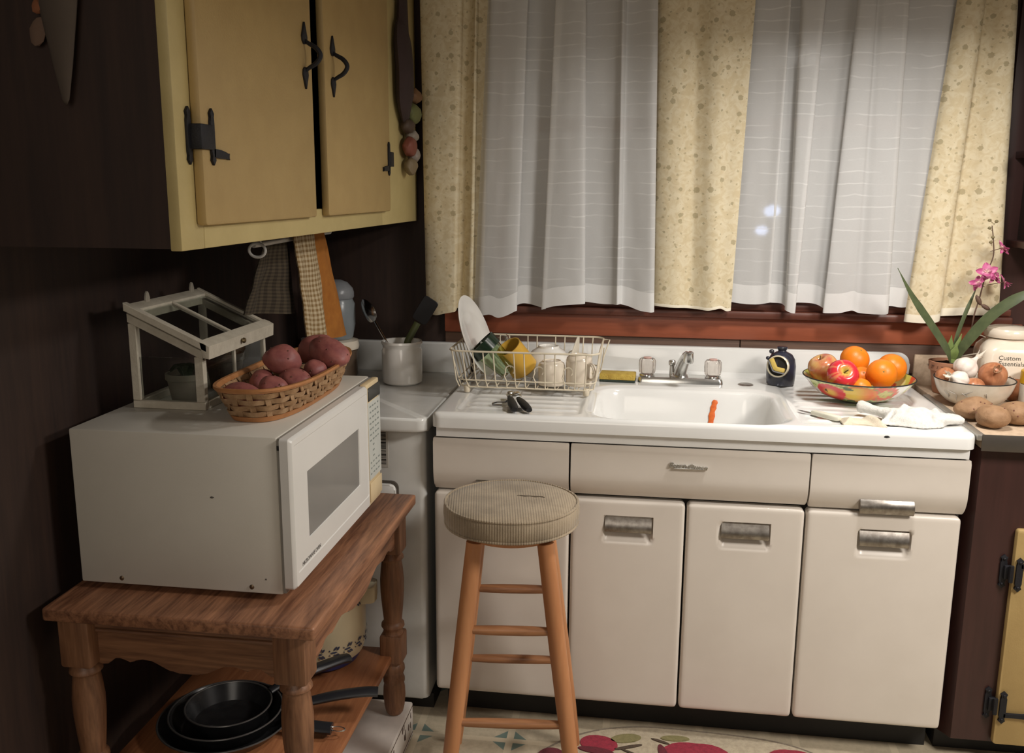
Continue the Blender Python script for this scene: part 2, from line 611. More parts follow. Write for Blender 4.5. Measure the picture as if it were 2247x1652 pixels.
def sd_rr(x, y, cx, cy, hx, hy, r):
    qx, qy = abs(x-cx)-hx+r, abs(y-cy)-hy+r
    return math.hypot(max(qx, 0), max(qy, 0)) + min(max(qx, qy), 0) - r

def top_z(x, y):
    z = SZ
    d = -sd_rr(x, y, 0.680, -0.4345, 0.257, 0.2005, 0.085)
    if d > -0.02:
        z -= 0.006*smooth((d+0.02)/0.02) + 0.165*smooth(d/0.05)
    for x0, x1 in ((0.060, 0.400), (0.962, 1.318)):
        e = -sd_rr(x, y, (x0+x1)/2, -0.375, (x1-x0)/2, 0.245, 0.02)
        if e > 0:
            k = smooth(e/0.012)
            z -= 0.004*k
            fx = smooth((x-x0-0.02)/0.015)*smooth((x1-0.012-x)/0.015)
            z += 0.0028*k*fx*(0.5+0.5*cos(2*pi*(y+0.15)/0.052))**3
    if y > -0.052:
        z += 0.016*((y+0.052)/0.024)**2
    return z

rnd = [0.0, 0.0009, 0.0032, 0.0068, 0.0110, 0.0160]
R0 = 0.016
def drop(d):
    return R0-math.sqrt(max(0.0, R0*R0-(R0-min(d, R0))**2))
xs = rnd + [R0+(SW-2*R0)*i/262 for i in range(1, 262)] + [SW-v for v in reversed(rnd)]
ys = [-SD+v for v in rnd] + [-SD+R0+(SD-R0-0.028)*i/122 for i in range(1, 123)]
bm = B()
rows = []
for y in ys:
    row = []
    for x in xs:
        dx, dy = min(x, SW-x), y+SD
        z = top_z(x, y)-drop(min(dx, dy))
        px, py = x, y
        RC = 0.026
        if dy < RC and dx < RC:
            u, w = 1-dx/RC, 1-dy/RC
            uu, ww = u*math.sqrt(1-w*w/2), w*math.sqrt(1-u*u/2)
            px = (RC-uu*RC) if x < SW/2 else SW-(RC-uu*RC)
            py = -SD+RC-ww*RC
        row.append(bm.verts.new((px, py, z)))
    rows.append(row)
for j in range(len(ys)-1):
    for i in range(len(xs)-1):
        bm.faces.new((rows[j][i], rows[j][i+1], rows[j+1][i+1], rows[j+1][i]))
edge = [r[0] for r in reversed(rows)] + rows[0][1:] + [r[-1] for r in rows[1:]]
low = [bm.verts.new((v.co.x, v.co.y, 0.873)) for v in edge]
inn = [bm.verts.new((min(max(v.co.x, 0.012), SW-0.012), max(v.co.y, -SD+0.012), 0.873)) for v in edge]
inn2 = [bm.verts.new((v.co.x, v.co.y, 0.846)) for v in inn]
for A, C in ((edge, low), (low, inn), (inn, inn2)):
    for i in range(len(edge)-1):
        bm.faces.new((A[i], A[i+1], C[i+1], C[i]))
st = thing('kitchen_sink', 'white enamel drainboard sink top with a basin under the window', 'sink', (SW/2, -0.33, 0.846))
put('drainboard', bm, ENAMEL, st, ang=50)
bm = B()
o = [(0.0, 0.90), (SW, 0.90)] + [(SW-0.035+0.035*cos(radians(a)), 0.972+0.035*sin(radians(a))) for a in range(0, 91, 15)] + [(0.03*0.4, 1.007), (0.0, 1.0)]
prism(bm, o, 'xz', -0.030, 0.0, 0.007, 3)
put('backsplash', bm, ENAMEL, st)
# drain at the bottom of the basin
bm = B(); lathe(bm, [(0, 0.7455), (0.030, 0.7455), (0.038, 0.749), (0.042, 0.7515), (0.043, 0.7505)], (0.69, -0.40, 0), 28)
put('drain_ring', bm, CHROME, st)
# chip of black on the worn front edge
bm = B(); blob(bm, (1.166, -0.6615, 0.898), (0.0075, 0.0012, 0.0032), None, 0.4, 3, 2, 2)
put('chipped_spot', bm, KICK, st, label='black chip in the enamel edge')

# ================================================================== sink base cabinet
def panel(bm, x0, x1, z0, z1, yf, yb, r=0.009, pocket=None, step=0.007):
    """pressed steel front with rolled edges and, if asked, a finger pocket"""
    rr = [0.0, 0.06*r, 0.25*r, 0.55*r, r]
    nx, nz = int((x1-x0)/step), int((z1-z0)/step)
    if not pocket:
        nx, nz = 4, 4
    X = [x0+v for v in rr] + [x0+r+(x1-x0-2*r)*i/nx for i in range(1, nx)] + [x1-v for v in reversed(rr)]
    Z = [z0+v for v in rr] + [z0+r+(z1-z0-2*r)*i/nz for i in range(1, nz)] + [z1-v for v in reversed(rr)]
    rows = []
    RC = 0.014
    for z in Z:
        row = []
        for x in X:
            dx, dz = min(x-x0, x1-x), min(z-z0, z1-z)
            d = min(min(dx, dz), r)
            y = yf + r-math.sqrt(max(0, r*r-(r-d)**2))
            if pocket:
                p0, p1, q0, q1 = pocket
                e = -sd_rr(x, z, (p0+p1)/2, (q0+q1)/2, (p1-p0)/2, (q1-q0)/2, 0.010)
                if e > 0:
                    y += 0.029*smooth(e/0.006)*min(1.0, 0.03+1.05*(z-q0)/(0.62*(q1-q0)))
            px, pz = x, z
            if dx < RC and dz < RC:
                u, w = 1-dx/RC, 1-dz/RC
                uu, ww = u*math.sqrt(1-w*w/2), w*math.sqrt(1-u*u/2)
                px = (x0+RC-uu*RC) if x-x0 < x1-x else (x1-RC+uu*RC)
                pz = (z0+RC-ww*RC) if z-z0 < z1-z else (z1-RC+ww*RC)
            row.append(bm.verts.new((px, y, pz)))
        rows.append(row)
    for j in range(len(Z)-1):
        for i in range(len(X)-1):
            bm.faces.new((rows[j][i], rows[j][i+1], rows[j+1][i+1], rows[j+1][i]))
    edge = rows[0] + [r_[-1] for r_ in rows[1:]] + list(reversed(rows[-1]))[1:] + [r_[0] for r_ in reversed(rows)][1:-1]
    back = [bm.verts.new((v.co.x, yb, v.co.z)) for v in edge]
    n = len(edge)
    for i in range(n):
        bm.faces.new((edge[i], edge[(i+1) % n], back[(i+1) % n], back[i]))

def curved_front(bm, x0, x1, z0, z1):
    prof = []
    for k in range(13):
        t = k/12
        z = z1-(z1-z0)*t
        prof.append((-0.649+0.002*t+0.020*max(0, (t-0.62)/0.38)**2, z))
    o = prof + [(-0.606, z0+0.004), (-0.606, z1-0.002)]
    prism(bm, o, 'yz', x0, x1, 0.004, 2)

sb = thing('sink_base_cabinet', 'white steel sink cabinet, warm light put into its colour, with four doors below the drainboard', 'cabinet', (SW/2, -0.33, 0))
bm = B(); box(bm, (0.006, -0.600, 0.088), (SW-0.006, -0.02, 0.7)); box(bm, (0.006, -0.600, 0.7), (SW-0.006, -0.585, 0.846)); box(bm, (0.006, -0.585, 0.7), (0.02, -0.02, 0.846)); box(bm, (SW-0.02, -0.585, 0.7), (SW-0.006, -0.02, 0.846))
put('carcass', bm, GAP_SHADE, sb, smooth=False)
bm = B(); box(bm, (0.02, -0.565, 0), (SW-0.02, -0.545, 0.088))
put('toe_kick', bm, KICK, sb, smooth=False)

def cup_handle(parent, x0, x1, z0, z1, yb, yf):
    """curved chrome grip plate over a finger pocket"""
    bm = B()
    prof = []
    for k in range(9):
        t = k/8
        prof.append((yb+(yf-yb)*math.sin(t*pi*0.62), z1-(z1-z0)*t))
    o = prof + [(y+0.004, z) for y, z in reversed(prof)]
    prism(bm, o, 'yz', x0, x1, 0.0012, 1)
    return put('handle', bm, OLDCHROME, parent)

def bar_handle(parent, x0, x1, z0, z1, yb):
    bm = B()
    o = [(yb+0.004, z1), (yb-0.006, z1), (yb-0.013, z1-0.008), (yb-0.016, z0+0.010), (yb-0.010, z0), (yb-0.004, z0+0.004), (yb+0.004, z0+0.012)]
    prism(bm, o, 'yz', x0, x1, 0.002, 2)
    return put('handle', bm, OLDCHROME, parent)

for x0, x1 in ((-0.002+0.004, 0.3705), (0.993, 1.377)):
    bm = B(); curved_front(bm, x0, x1, 0.694, 0.842)
    d = put('drawer', bm, DOOR, sb)
    xc = (x0+x1)/2
    bar_handle(d, xc-0.067, xc+0.067, 0.690, 0.727, -0.640)
bm = B(); curved_front(bm, 0.3755, 0.989, 0.698, 0.842)
fp = put('false_front', bm, DOOR, sb)
bm = B(); box(bm, (0.644, -0.656, 0.7870), (0.722, -0.650, 0.7892), 0.0008)
bdg = put('emblem', bm, CHROME, fp)
lt = lettering('lettering', 'BeautyQueen', 0.0178, frame4((0.682, -0.6525, 0.789), (1, 0, -0.05), (0.05, 0, 1)), CHROME, fp, 0.0022, 0.0005, 0.25)
for x0, x1, pk in ((0.002, 0.3735, (0.122, 0.252)), (0.378, 0.6800, (0.467, 0.597)), (0.6850, 0.9860, (0.773, 0.902)), (0.991, 1.371, (1.123, 1.252))):
    zt = 0.688
    p = (pk[0], pk[1], 0.568, 0.644)
    bm = B(); panel(bm, x0, x1, 0.094, zt, -0.640, -0.604, 0.009, p)
    d = put('door', bm, DOOR, sb, ang=60)
    cup_handle(d, pk[0]+0.003, pk[1]-0.003, 0.600, 0.643, -0.632, -0.645)

# ================================================================== faucet
fa = thing('faucet', 'chrome deck faucet with two clear crystal knobs behind the basin', 'faucet', (0.673, -0.135, 0.914))
bm = B()
ring_loft(bm, [[(x, y, z) for x, y in rrect(0.543+i, 0.803-i, -0.174+i, -0.100-i, 0.012, 4)] for z, i in ((0.914, 0), (0.924, 0.001), (0.931, 0.004), (0.932, 0.008))], True, True, True)
put('deck_plate', bm, CHROME, fa)
PINK = mat('pink_knob_cap', (0.70, 0.45, 0.40), 0.3)
for kx in (0.571, 0.772):
    bm = B()
    fl = lambda t, z: 1.0+0.05*cos(10*t)
    lathe(bm, [(0.0, 0.940), (0.0225, 0.940), (0.0245, 0.946), (0.0255, 0.965), (0.0250, 0.979), (0.021, 0.986), (0.0, 0.987)], (kx, -0.140, 0), 60, mod=fl)
    k = put('knob', bm, mat('crystal_acrylic', (0.93, 0.88, 0.84), 0.08, trans=0.85, col2=(0.9, 0.85, 0.8)), fa)
    bm = B(); lathe(bm, [(0, 0.9872), (0.013, 0.9872), (0.012, 0.9895), (0, 0.990)], (kx, -0.140, 0), 24)
    put('cap', bm, PINK, k)
    bm = B(); lathe(bm, [(0.024, 0.9325), (0.023, 0.937), (0.014, 0.939), (0.012, 0.942), (0, 0.942)], (kx, -0.140, 0), 24)
    put('collar', bm, CHROME, k)
bm = B()
pts = catmull([(0.672, -0.134, 0.930), (0.674, -0.150, 0.950), (0.680, -0.188, 0.983), (0.686, -0.222, 1.006), (0.690, -0.246, 1.016)], 6)
n = len(pts)
tube(bm, pts, [0.0215-0.0065*i/(n-1) for i in range(n)], 16)
lathe(bm, [(0.0, 1.029), (0.011, 1.029), (0.015, 1.025), (0.0155, 1.000), (0.013, 0.994), (0.0, 0.994)], (0.691, -0.252, 0), 20)
lathe(bm, [(0.028, 0.932), (0.026, 0.938), (0.021, 0.943), (0.0, 0.944)], (0.673, -0.136, 0), 24)
put('spout', bm, CHROME, fa)
bm = B(); lathe(bm, [(0.009, 0.932), (0.008, 0.962), (0.011, 0.965), (0.012, 0.975), (0.009, 0.980), (0.0, 0.980)], (0.648, -0.128, 0), 16)
put('lift_rod', bm, CHROME, fa)

# hole cover on the ledge
bm = B(); lathe(bm, [(0.0, 0.9175), (0.014, 0.9178), (0.020, 0.917), (0.0235, 0.915), (0.0235, 0.9135)], (0.872, -0.150, 0), 28)
solo('hole_cover', bm, OLDCHROME, 'small round steel cover plate set in the sink ledge right of the faucet', 'plug', (0.872, -0.150, 0.914))

# ================================================================== white enamel base unit on the left
RX0, RX1 = -0.60, -0.014
rg = thing('enamel_base_unit', 'white enamel kitchen base unit with rolled worktop left of the sink', 'cabinet', (-0.31, -0.33, 0))
bm = B()
prism(bm, [(RX0, -0.05), (RX0, -0.622)] + [(RX1-0.012-0.018+0.018*sin(radians(a)), -0.604-0.018*cos(radians(a))) for a in range(0, 91, 15)] + [(RX1-0.012, -0.05)], 'xy', 0.048, 0.853, 0.004, 2)
put('carcass', bm, ENAMEL_OLD, rg)
bm = B(); box(bm, (RX0, -0.585, 0), (RX1-0.005, -0.05, 0.046))
put('toe_kick', bm, KICK, rg, smooth=False)
bm = B()
prism(bm, [(RX0, -0.02), (RX0, -SD)] + [(RX1-0.026+0.026*sin(radians(a)), -SD+0.026-0.026*cos(radians(a))) for a in range(0, 91, 15)] + [(RX1, -0.02)], 'xy', 0.855, 0.895, 0.009, 3)
put('worktop', bm, ENAMEL_OLD, rg)
bm = B(); prism(bm, [(RX0, 0.893), (RX1, 0.893), (RX1, 0.985), (RX1-0.012, 0.997), (RX0, 0.997)], 'xz', -0.030, 0.0, 0.007, 3)
put('backsplash', bm, ENAMEL_OLD, rg)
bm = B(); prism(bm, rrect(-0.235, -0.108, 0.640, 0.698, 0.016, 5), 'xz', -0.640, -0.626, 0.005, 2)
ph = put('handle', bm, WHITEPLASTIC, rg)
bm = B(); prism(bm, rrect(-0.242, -0.102, 0.633, 0.705, 0.020, 5), 'xz', -0.628, -0.621, 0.001, 1)
put('dark_ring', bm, mat('dark_ring_brown', (0.10, 0.085, 0.07), 0.8), ph)  # dark brown ring showing round the handle
bm = B(); box(bm, (-0.205, -0.6235, 0.742), (-0.130, -0.6215, 0.862), 0.0005, 1)
stk = put('sticker', bm, mat('sticker_paper', (0.60, 0.58, 0.53), 0.6), rg)
bm = B()
random.seed(5)
z = 0.752
while z < 0.854:
    w = random.choice((0.0010, 0.0010, 0.0018, 0.0028))
    box(bm, (-0.168, -0.6242, z), (-0.136, -0.6236, z+w))
    z += w+random.choice((0.0012, 0.0012, 0.0022, 0.0034))
put('barcode', bm, KICK, stk, smooth=False)

# ================================================================== counter and cabinet on the right
LAMIN = mat('beige_laminate', (0.56, 0.43, 0.31), 0.38, col2=(0.44, 0.33, 0.23), ns=70, detail=6)
rc = thing('laminate_counter', 'beige laminate counter with metal edging right of the sink', 'counter', (1.8, -0.33, 0.868))
bm = B(); box(bm, (1.402, -0.648, 0.869), (2.6, -0.022, 0.908), 0.002)
put('slab', bm, LAMIN, rc)
bm = B(); box(bm, (1.395, -0.022, 0.869), (2.6, 0.0, 1.002), 0.003)
put('backsplash', bm, LAMIN, rc)
bm = B(); box(bm, (1.394, -0.652, 0.869), (2.6, -0.6485, 0.911), 0.001)
put('front_edging', bm, mat('dark_steel_edging', (0.12, 0.105, 0.09), 0.35, 0.6), rc)
bm = B(); box(bm, (1.3825, -0.650, 0.895), (1.4015, -0.18, 0.9105), 0.002)
put('side_edging', bm, mat('grey_steel_edging', (0.42, 0.40, 0.36), 0.35, 0.7), rc)
cb = thing('wood_base_cabinet', 'mahogany brown base cabinet with one yellow door at the right edge', 'cabinet', (1.8, -0.3, 0))
bm = B(); prism(bm, [(1.386, -0.58), (1.408, -0.620), (2.6, -0.620), (2.6, -0.03), (1.386, -0.03)], 'xy', 0.060, 0.868, 0.002, 1)
put('carcass', bm, MAHOG, cb)
bm = B(); box(bm, (1.384, -0.565, 0), (2.6, -0.06, 0.060))
put('toe_kick', bm, KICK, cb, smooth=False)
bm = B(); prism(bm, rrect(1.507, 1.95, 0.066, 0.664, 0.008, 3), 'xz', -0.640, -0.620, 0.004, 2)
yd = put('door', bm, YELLOW, cb)
for zc, strap in ((0.546, False), (0.176, True)):
    bm = B()
    prism(bm, spear(1.489, zc, 0.018, 0.092), 'xz', -0.626, -0.620, 0.001)
    prism(bm, spear(1.520, zc, 0.018, 0.092), 'xz', -0.647, -0.640, 0.001)
    box(bm, (1.489, -0.634, zc-0.018), (1.520, -0.622, zc+0.018), 0.001)
    tube(bm, [(1.502, -0.642, zc-0.022), (1.502, -0.642, zc+0.022)], 0.006, 8)
    dz = -0.022 if strap else 0.024
    L = 0.075
    prism(bm, [(1.522, zc+dz-.006), (1.522+L*.7, zc+dz-.005), (1.522+L*.78, zc+dz-.010), (1.522+L, zc+dz), (1.522+L*.78, zc+dz+.010), (1.522+L*.7, zc+dz+.005), (1.522, zc+dz+.006)], 'xz', -0.647, -0.640, 0.001)
    for hx, hz, hy in ((1.489, zc+.034, -0.627), (1.489, zc-.034, -0.627), (1.520, zc+.034, -0.648), (1.520, zc-.034, -0.648)):
        blob(bm, (hx, hy, hz), (0.004, 0.002, 0.004), None, 0, 1, 0, 2)
    put('hinge', bm, IRON, yd)

# dark shelf unit high on the right
sh = thing('wall_shelf', 'dark wooden wall shelf at the right edge of the frame', 'shelf', (1.75, -0.15, 1.2))
bm = B(); box(bm, (1.655, -0.24, 1.34), (1.675, -0.02, 2.35), 0.002)
put('side_panel', bm, DARKWOOD, sh)
bm = B(); box(bm, (1.625, -0.245, 1.597), (2.2, -0.02, 1.617), 0.002)
put('shelf_board', bm, MAHOG, sh)
bm = B(); box(bm, (1.625, -0.245, 1.34), (2.2, -0.02, 1.36), 0.002)
put('shelf_board', bm, MAHOG, sh)

# ================================================================== curtains
LEFT_FLORAL = [(-0.154,1.105,-0.161,-0.05),(-0.146,1.106,-0.155,-0.075),(-0.115,1.097,-0.125,-0.09),(-0.081,1.104,-0.086,-0.095),(-0.06,1.108,-0.054,-0.095),(-0.05,1.11,-0.028,-0.09),(-0.049,1.116,-0.025,-0.065),(-0.055,1.119,-0.033,-0.05),(-0.039,1.113,-0.015,-0.05),(-0.026,1.108,0.004,-0.062),(-0.005,1.103,0.017,-0.078),(0.006,1.103,0.021,-0.07),(0.003,1.106,0.024,-0.05),(0.015,1.106,0.04,-0.048),(0.037,1.106,0.055,-0.05)]
LEFT_SHEER = [(0.008,1.097,0.055,-0.075),(0.03,1.098,0.069,-0.095),(0.064,1.104,0.102,-0.1),(0.092,1.095,0.128,-0.102),(0.12,1.103,0.154,-0.104),(0.145,1.116,0.172,-0.1),(0.151,1.118,0.179,-0.09),(0.149,1.124,0.176,-0.072),(0.142,1.129,0.17,-0.06),(0.164,1.138,0.193,-0.058),(0.189,1.136,0.219,-0.055),(0.219,1.128,0.252,-0.056),(0.239,1.124,0.278,-0.06),(0.241,1.123,0.281,-0.072),(0.232,1.124,0.268,-0.084),(0.233,1.124,0.263,-0.095),(0.265,1.135,0.29,-0.1),(0.313,1.142,0.317,-0.105),(0.355,1.145,0.344,-0.104),(0.37,1.146,0.353,-0.092),(0.367,1.149,0.35,-0.074),(0.359,1.149,0.344,-0.06),(0.38,1.147,0.368,-0.056),(0.424,1.142,0.414,-0.058),(0.454,1.143,0.447,-0.07),(0.47,1.144,0.461,-0.088),(0.479,1.145,0.47,-0.078),(0.485,1.143,0.475,-0.066),(0.507,1.138,0.495,-0.07),(0.541,1.127,0.524,-0.082),(0.573,1.123,0.55,-0.092),(0.587,1.123,0.565,-0.085)]
CENTRE_FLORAL = [(0.579,1.143,0.565,-0.06),(0.59,1.142,0.577,-0.074),(0.618,1.141,0.603,-0.088),(0.652,1.139,0.635,-0.09),(0.68,1.138,0.661,-0.078),(0.701,1.136,0.68,-0.07),(0.723,1.135,0.7,-0.078),(0.749,1.133,0.726,-0.092),(0.77,1.136,0.755,-0.094),(0.79,1.139,0.791,-0.082),(0.808,1.131,0.824,-0.078),(0.822,1.132,0.847,-0.072)]
RIGHT_SHEER = [(0.814,1.16,0.843,-0.06),(0.839,1.156,0.862,-0.066),(0.873,1.153,0.888,-0.068),(0.908,1.154,0.921,-0.07),(0.934,1.16,0.943,-0.078),(0.938,1.16,0.948,-0.072),(0.933,1.16,0.944,-0.056),(0.944,1.158,0.955,-0.053),(0.977,1.156,0.97,-0.054),(0.991,1.144,0.978,-0.06),(0.985,1.141,0.974,-0.078),(0.988,1.138,0.981,-0.094),(1.001,1.133,1.005,-0.1),(1.01,1.132,1.035,-0.1),(1.014,1.133,1.043,-0.088),(1.01,1.151,1.041,-0.07),(1.005,1.156,1.035,-0.056),(1.026,1.16,1.048,-0.052),(1.074,1.158,1.064,-0.054),(1.099,1.147,1.109,-0.058),(1.103,1.141,1.137,-0.072),(1.095,1.137,1.132,-0.088),(1.099,1.135,1.137,-0.1),(1.143,1.137,1.161,-0.104),(1.178,1.145,1.178,-0.1),(1.198,1.138,1.186,-0.092),(1.226,1.136,1.204,-0.1),(1.268,1.135,1.246,-0.104),(1.284,1.136,1.268,-0.096),(1.29,1.14,1.271,-0.08),(1.284,1.152,1.264,-0.062),(1.302,1.156,1.278,-0.058),(1.33,1.153,1.311,-0.062),(1.348,1.156,1.35,-0.07),(1.367,1.159,1.389,-0.068),(1.385,1.16,1.412,-0.06)]
RIGHT_FLORAL = [(1.337,1.112,1.405,-0.075),(1.342,1.113,1.416,-0.092),(1.378,1.112,1.434,-0.105),(1.413,1.114,1.457,-0.108),(1.431,1.118,1.472,-0.1),(1.436,1.121,1.479,-0.085),(1.432,1.129,1.475,-0.068),(1.447,1.13,1.488,-0.064),(1.482,1.133,1.506,-0.072),(1.51,1.137,1.523,-0.086),(1.544,1.138,1.538,-0.094),(1.579,1.141,1.553,-0.094),(1.602,1.146,1.562,-0.084),(1.612,1.151,1.568,-0.068),(1.609,1.157,1.571,-0.055)]

def sheer_mat(name, thin, slubs):
    m, nt, b, out = principled(name)
    nt.nodes.remove(b)
    tc = node(nt, 'ShaderNodeTexCoord')
    sp = node(nt, 'ShaderNodeSeparateXYZ')
    nt.links.new(tc.outputs['Object'], sp.inputs[0])
    dif = node(nt, 'ShaderNodeBsdfDiffuse'); dif.inputs[0].default_value = (0.80, 0.80, 0.79, 1)
    trl = node(nt, 'ShaderNodeBsdfTranslucent'); trl.inputs[0].default_value = (0.80, 0.80, 0.79, 1)
    trp = node(nt, 'ShaderNodeBsdfTransparent')
    a = node(nt, 'ShaderNodeMixShader'); a.inputs[0].default_value = 0.16
    nt.links.new(dif.outputs[0], a.inputs[1]); nt.links.new(trl.outputs[0], a.inputs[2])
    c = node(nt, 'ShaderNodeMixShader')
    v = obj_coord(nt, (5, 5, 40))
    wob = noise_tex(nt, obj_coord(nt, (9, 9, 9)), 1.0, 2)
    zz = math_node(nt, 'ADD', math_node(nt, 'MULTIPLY', sp.outputs[2], 30.0), math_node(nt, 'MULTIPLY', wob, 0.9))
    line = math_node(nt, 'LESS_THAN', math_node(nt, 'FRACT', zz), 0.12)
    patch = ramp(nt, noise_tex(nt, v, 1.6, 2), 0.42, 0.58)
    line = math_node(nt, 'MULTIPLY', line, patch)
    weave = noise_tex(nt, obj_coord(nt, (1, 1, 6)), 160, 2)
    t = math_node(nt, 'MULTIPLY', math_node(nt, 'SUBTRACT', 1.0, math_node(nt, 'MULTIPLY', line, slubs)), thin)
    t = math_node(nt, 'ADD', t, math_node(nt, 'MULTIPLY', math_node(nt, 'SUBTRACT', weave, 0.5), 0.08))
    nt.links.new(t, c.inputs[0])
    nt.links.new(a.outputs[0], c.inputs[1]); nt.links.new(trp.outputs[0], c.inputs[2])
    nt.links.new(c.outputs[0], out.inputs[0])
    return m

def floral_mat():
    m, nt, b, out = principled('cream_floral_cotton')
    nt.nodes.remove(b)
    tc = node(nt, 'ShaderNodeTexCoord')
    sp = node(nt, 'ShaderNodeSeparateXYZ')
    nt.links.new(tc.outputs['Object'], sp.inputs[0])
    cb_ = node(nt, 'ShaderNodeCombineXYZ')
    nt.links.new(sp.outputs[0], cb_.inputs[0]); nt.links.new(sp.outputs[2], cb_.inputs[1])
    vec = cb_.outputs[0]
    base = mix_col(nt, ramp(nt, noise_tex(nt, vec, 38, 3, 0.6, 1.2), 0.40, 0.60), (0.80, 0.71, 0.51), (0.72, 0.61, 0.40))
    col = base
    for sc, thr, c in ((25, 0.24, (0.42, 0.355, 0.215)), (50, 0.20, (0.50, 0.42, 0.26))):
        vo = node(nt, 'ShaderNodeTexVoronoi', voronoi_dimensions='2D')
        vo.inputs['Scale'].default_value = sc
        dn = node(nt, 'ShaderNodeVectorMath', operation='ADD')
        nt.links.new(vec, dn.inputs[0])
        nn = node(nt, 'ShaderNodeTexNoise'); nn.inputs['Scale'].default_value = 220; nt.links.new(vec, nn.inputs['Vector'])
        ms = node(nt, 'ShaderNodeVectorMath', operation='SCALE'); ms.inputs['Scale'].default_value = 0.008
        nt.links.new(nn.outputs[1], ms.inputs[0]); nt.links.new(ms.outputs[0], dn.inputs[1])
        nt.links.new(dn.outputs[0], vo.inputs['Vector'])
        sr = node(nt, 'ShaderNodeSeparateColor'); nt.links.new(vo.outputs['Color'], sr.inputs[0])
        size = math_node(nt, 'MULTIPLY', ramp(nt, sr.outputs[0], 0.30, 1.0), thr)
        d = math_node(nt, 'SUBTRACT', size, vo.outputs['Distance'])
        mask = math_node(nt, 'MULTIPLY', ramp(nt, d, 0.0, 0.02), 0.72)
        col = mix_col(nt, mask, col, c)
    dif = node(nt, 'ShaderNodeBsdfDiffuse'); nt.links.new(col, dif.inputs[0])
    trl = node(nt, 'ShaderNodeBsdfTranslucent'); nt.links.new(col, trl.inputs[0])
    a = node(nt, 'ShaderNodeMixShader'); a.inputs[0].default_value = 0.12
    nt.links.new(dif.outputs[0], a.inputs[1]); nt.links.new(trl.outputs[0], a.inputs[2])
    nt.links.new(a.outputs[0], out.inputs[0])
    return m

SHEER = sheer_mat('sheer_white_voile', 0.27, 0.5)
SHEERHEM = sheer_mat('double_voile_hem', 0.05, 0.0)
FLORAL = floral_mat()
FLORHEM = mat('cream_cotton_hem', (0.80, 0.74, 0.60), 0.85)
ZT = 2.20

def curtain(name, label, ctl, m, mh, hem, group, seed):
    b4 = [Vector((a, z, d)) for a, z, t, d in ctl]
    t4 = [Vector((t, 0, d)) for a, z, t, d in ctl]
    S1, S2 = catmull(b4, 7), catmull(t4, 7)
    nv = 56
    cx = sum(v.x for v in b4)/len(b4)
    t = thing(name, label, 'curtain', (cx, -0.08, 1.10), group)
    def pt(i, f):
        bz = S1[i].y
        z = bz+(ZT-bz)*f
        k = (z-1.10)/(2.055-1.10)
        x = S1[i].x+(S2[i].x-S1[i].x)*k
        y = S1[i].z+(S2[i].z-S1[i].z)*min(k, 1)
        wv = 0.004*noise.noise(Vector((x*9+seed, z*5, seed)))+0.0015*noise.noise(Vector((x*30+seed, z*14, seed)))
        return Vector((x, min(y+wv, -0.053), z))
    n = len(S1)
    zs = [0.0, hem*0.5, hem]
    zs += [hem+(1-hem)*j/nv for j in range(1, nv+1)]
    bm = B()
    rows = [[bm.verts.new(pt(i, f)) for i in range(n)] for f in zs[2:]]
    for A, C in zip(rows, rows[1:]):
        for i in range(n-1):
            bm.faces.new((A[i], A[i+1], C[i+1], C[i]))
    put('panel', bm, m, t, ang=180)
    bm = B()
    rows = [[bm.verts.new(pt(i, f)+Vector((0, -0.001 if f < hem else 0, 0))) for i in range(n)] for f in (0.0, hem*0.35, hem*0.7, hem)]
    for A, C in zip(rows, rows[1:]):
        for i in range(n-1):
            bm.faces.new((A[i], A[i+1], C[i+1], C[i]))
    put('hem', bm, mh, t, ang=180, label='doubled white hem')
    return t

curtain('floral_curtain', 'cream floral curtain panel hanging at the left end of the window', LEFT_FLORAL, FLORAL, FLORAL, 0.02, 'cream floral curtain panels', 1)
curtain('sheer_curtain', 'sheer white curtain over the dish rack, left half of the window', LEFT_SHEER, SHEER, SHEERHEM, 0.056, 'sheer white curtains', 2)
curtain('floral_curtain', 'cream floral curtain panel between the two white sheers above the faucet', CENTRE_FLORAL, FLORAL, FLORHEM, 0.008, 'cream floral curtain panels', 3)
curtain('sheer_curtain', 'sheer white curtain above the fruit bowl, right half of the window', RIGHT_SHEER, SHEER, SHEERHEM, 0.056, 'sheer white curtains', 4)
curtain('floral_curtain', 'cream floral curtain panel behind the pink orchid at the right end', RIGHT_FLORAL, FLORAL, FLORHEM, 0.022, 'cream floral curtain panels', 5)
bm = B(); tube(bm, [(-0.30, -0.075, 2.205), (1.75, -0.075, 2.205)], 0.012, 12)
box(bm, (-0.27, -0.075, 2.195), (-0.25, 0.0, 2.215)); box(bm, (1.70, -0.075, 2.195), (1.72, 0.0, 2.215))
solo('curtain_rod', bm, IRON, 'thin dark curtain rod above the window', 'rod', (0.7, -0.075, 2.205))
# bluish lamps outside, seen through the right sheer
for i, (x, y, z, r, lab) in enumerate(((1.02, 0.62, 1.425, 0.022, 'bluish outdoor light behind the right sheer curtain, upper of two'), (0.985, 0.62, 1.352, 0.017, 'bluish outdoor light behind the right sheer curtain, lower of two'))):
    t = thing('outdoor_light', lab, 'lamp', (x, y, z), 'lights outside the window')
    bm = B(); blob(bm, (x, y, z), (r*1.3, r, r), None, 0.25, 2, i, 3)
    put('bulb', bm, mat('bluish_lamp', (0.6, 0.7, 1.0), 0.5, emit=(0.55, 0.68, 1.0), estr=2.2), t)
    bm = B(); tube(bm, [(x, y+0.02, z), (x, 0.10, z-0.35)], 0.006, 6)
    put('bracket', bm, KICK, t)

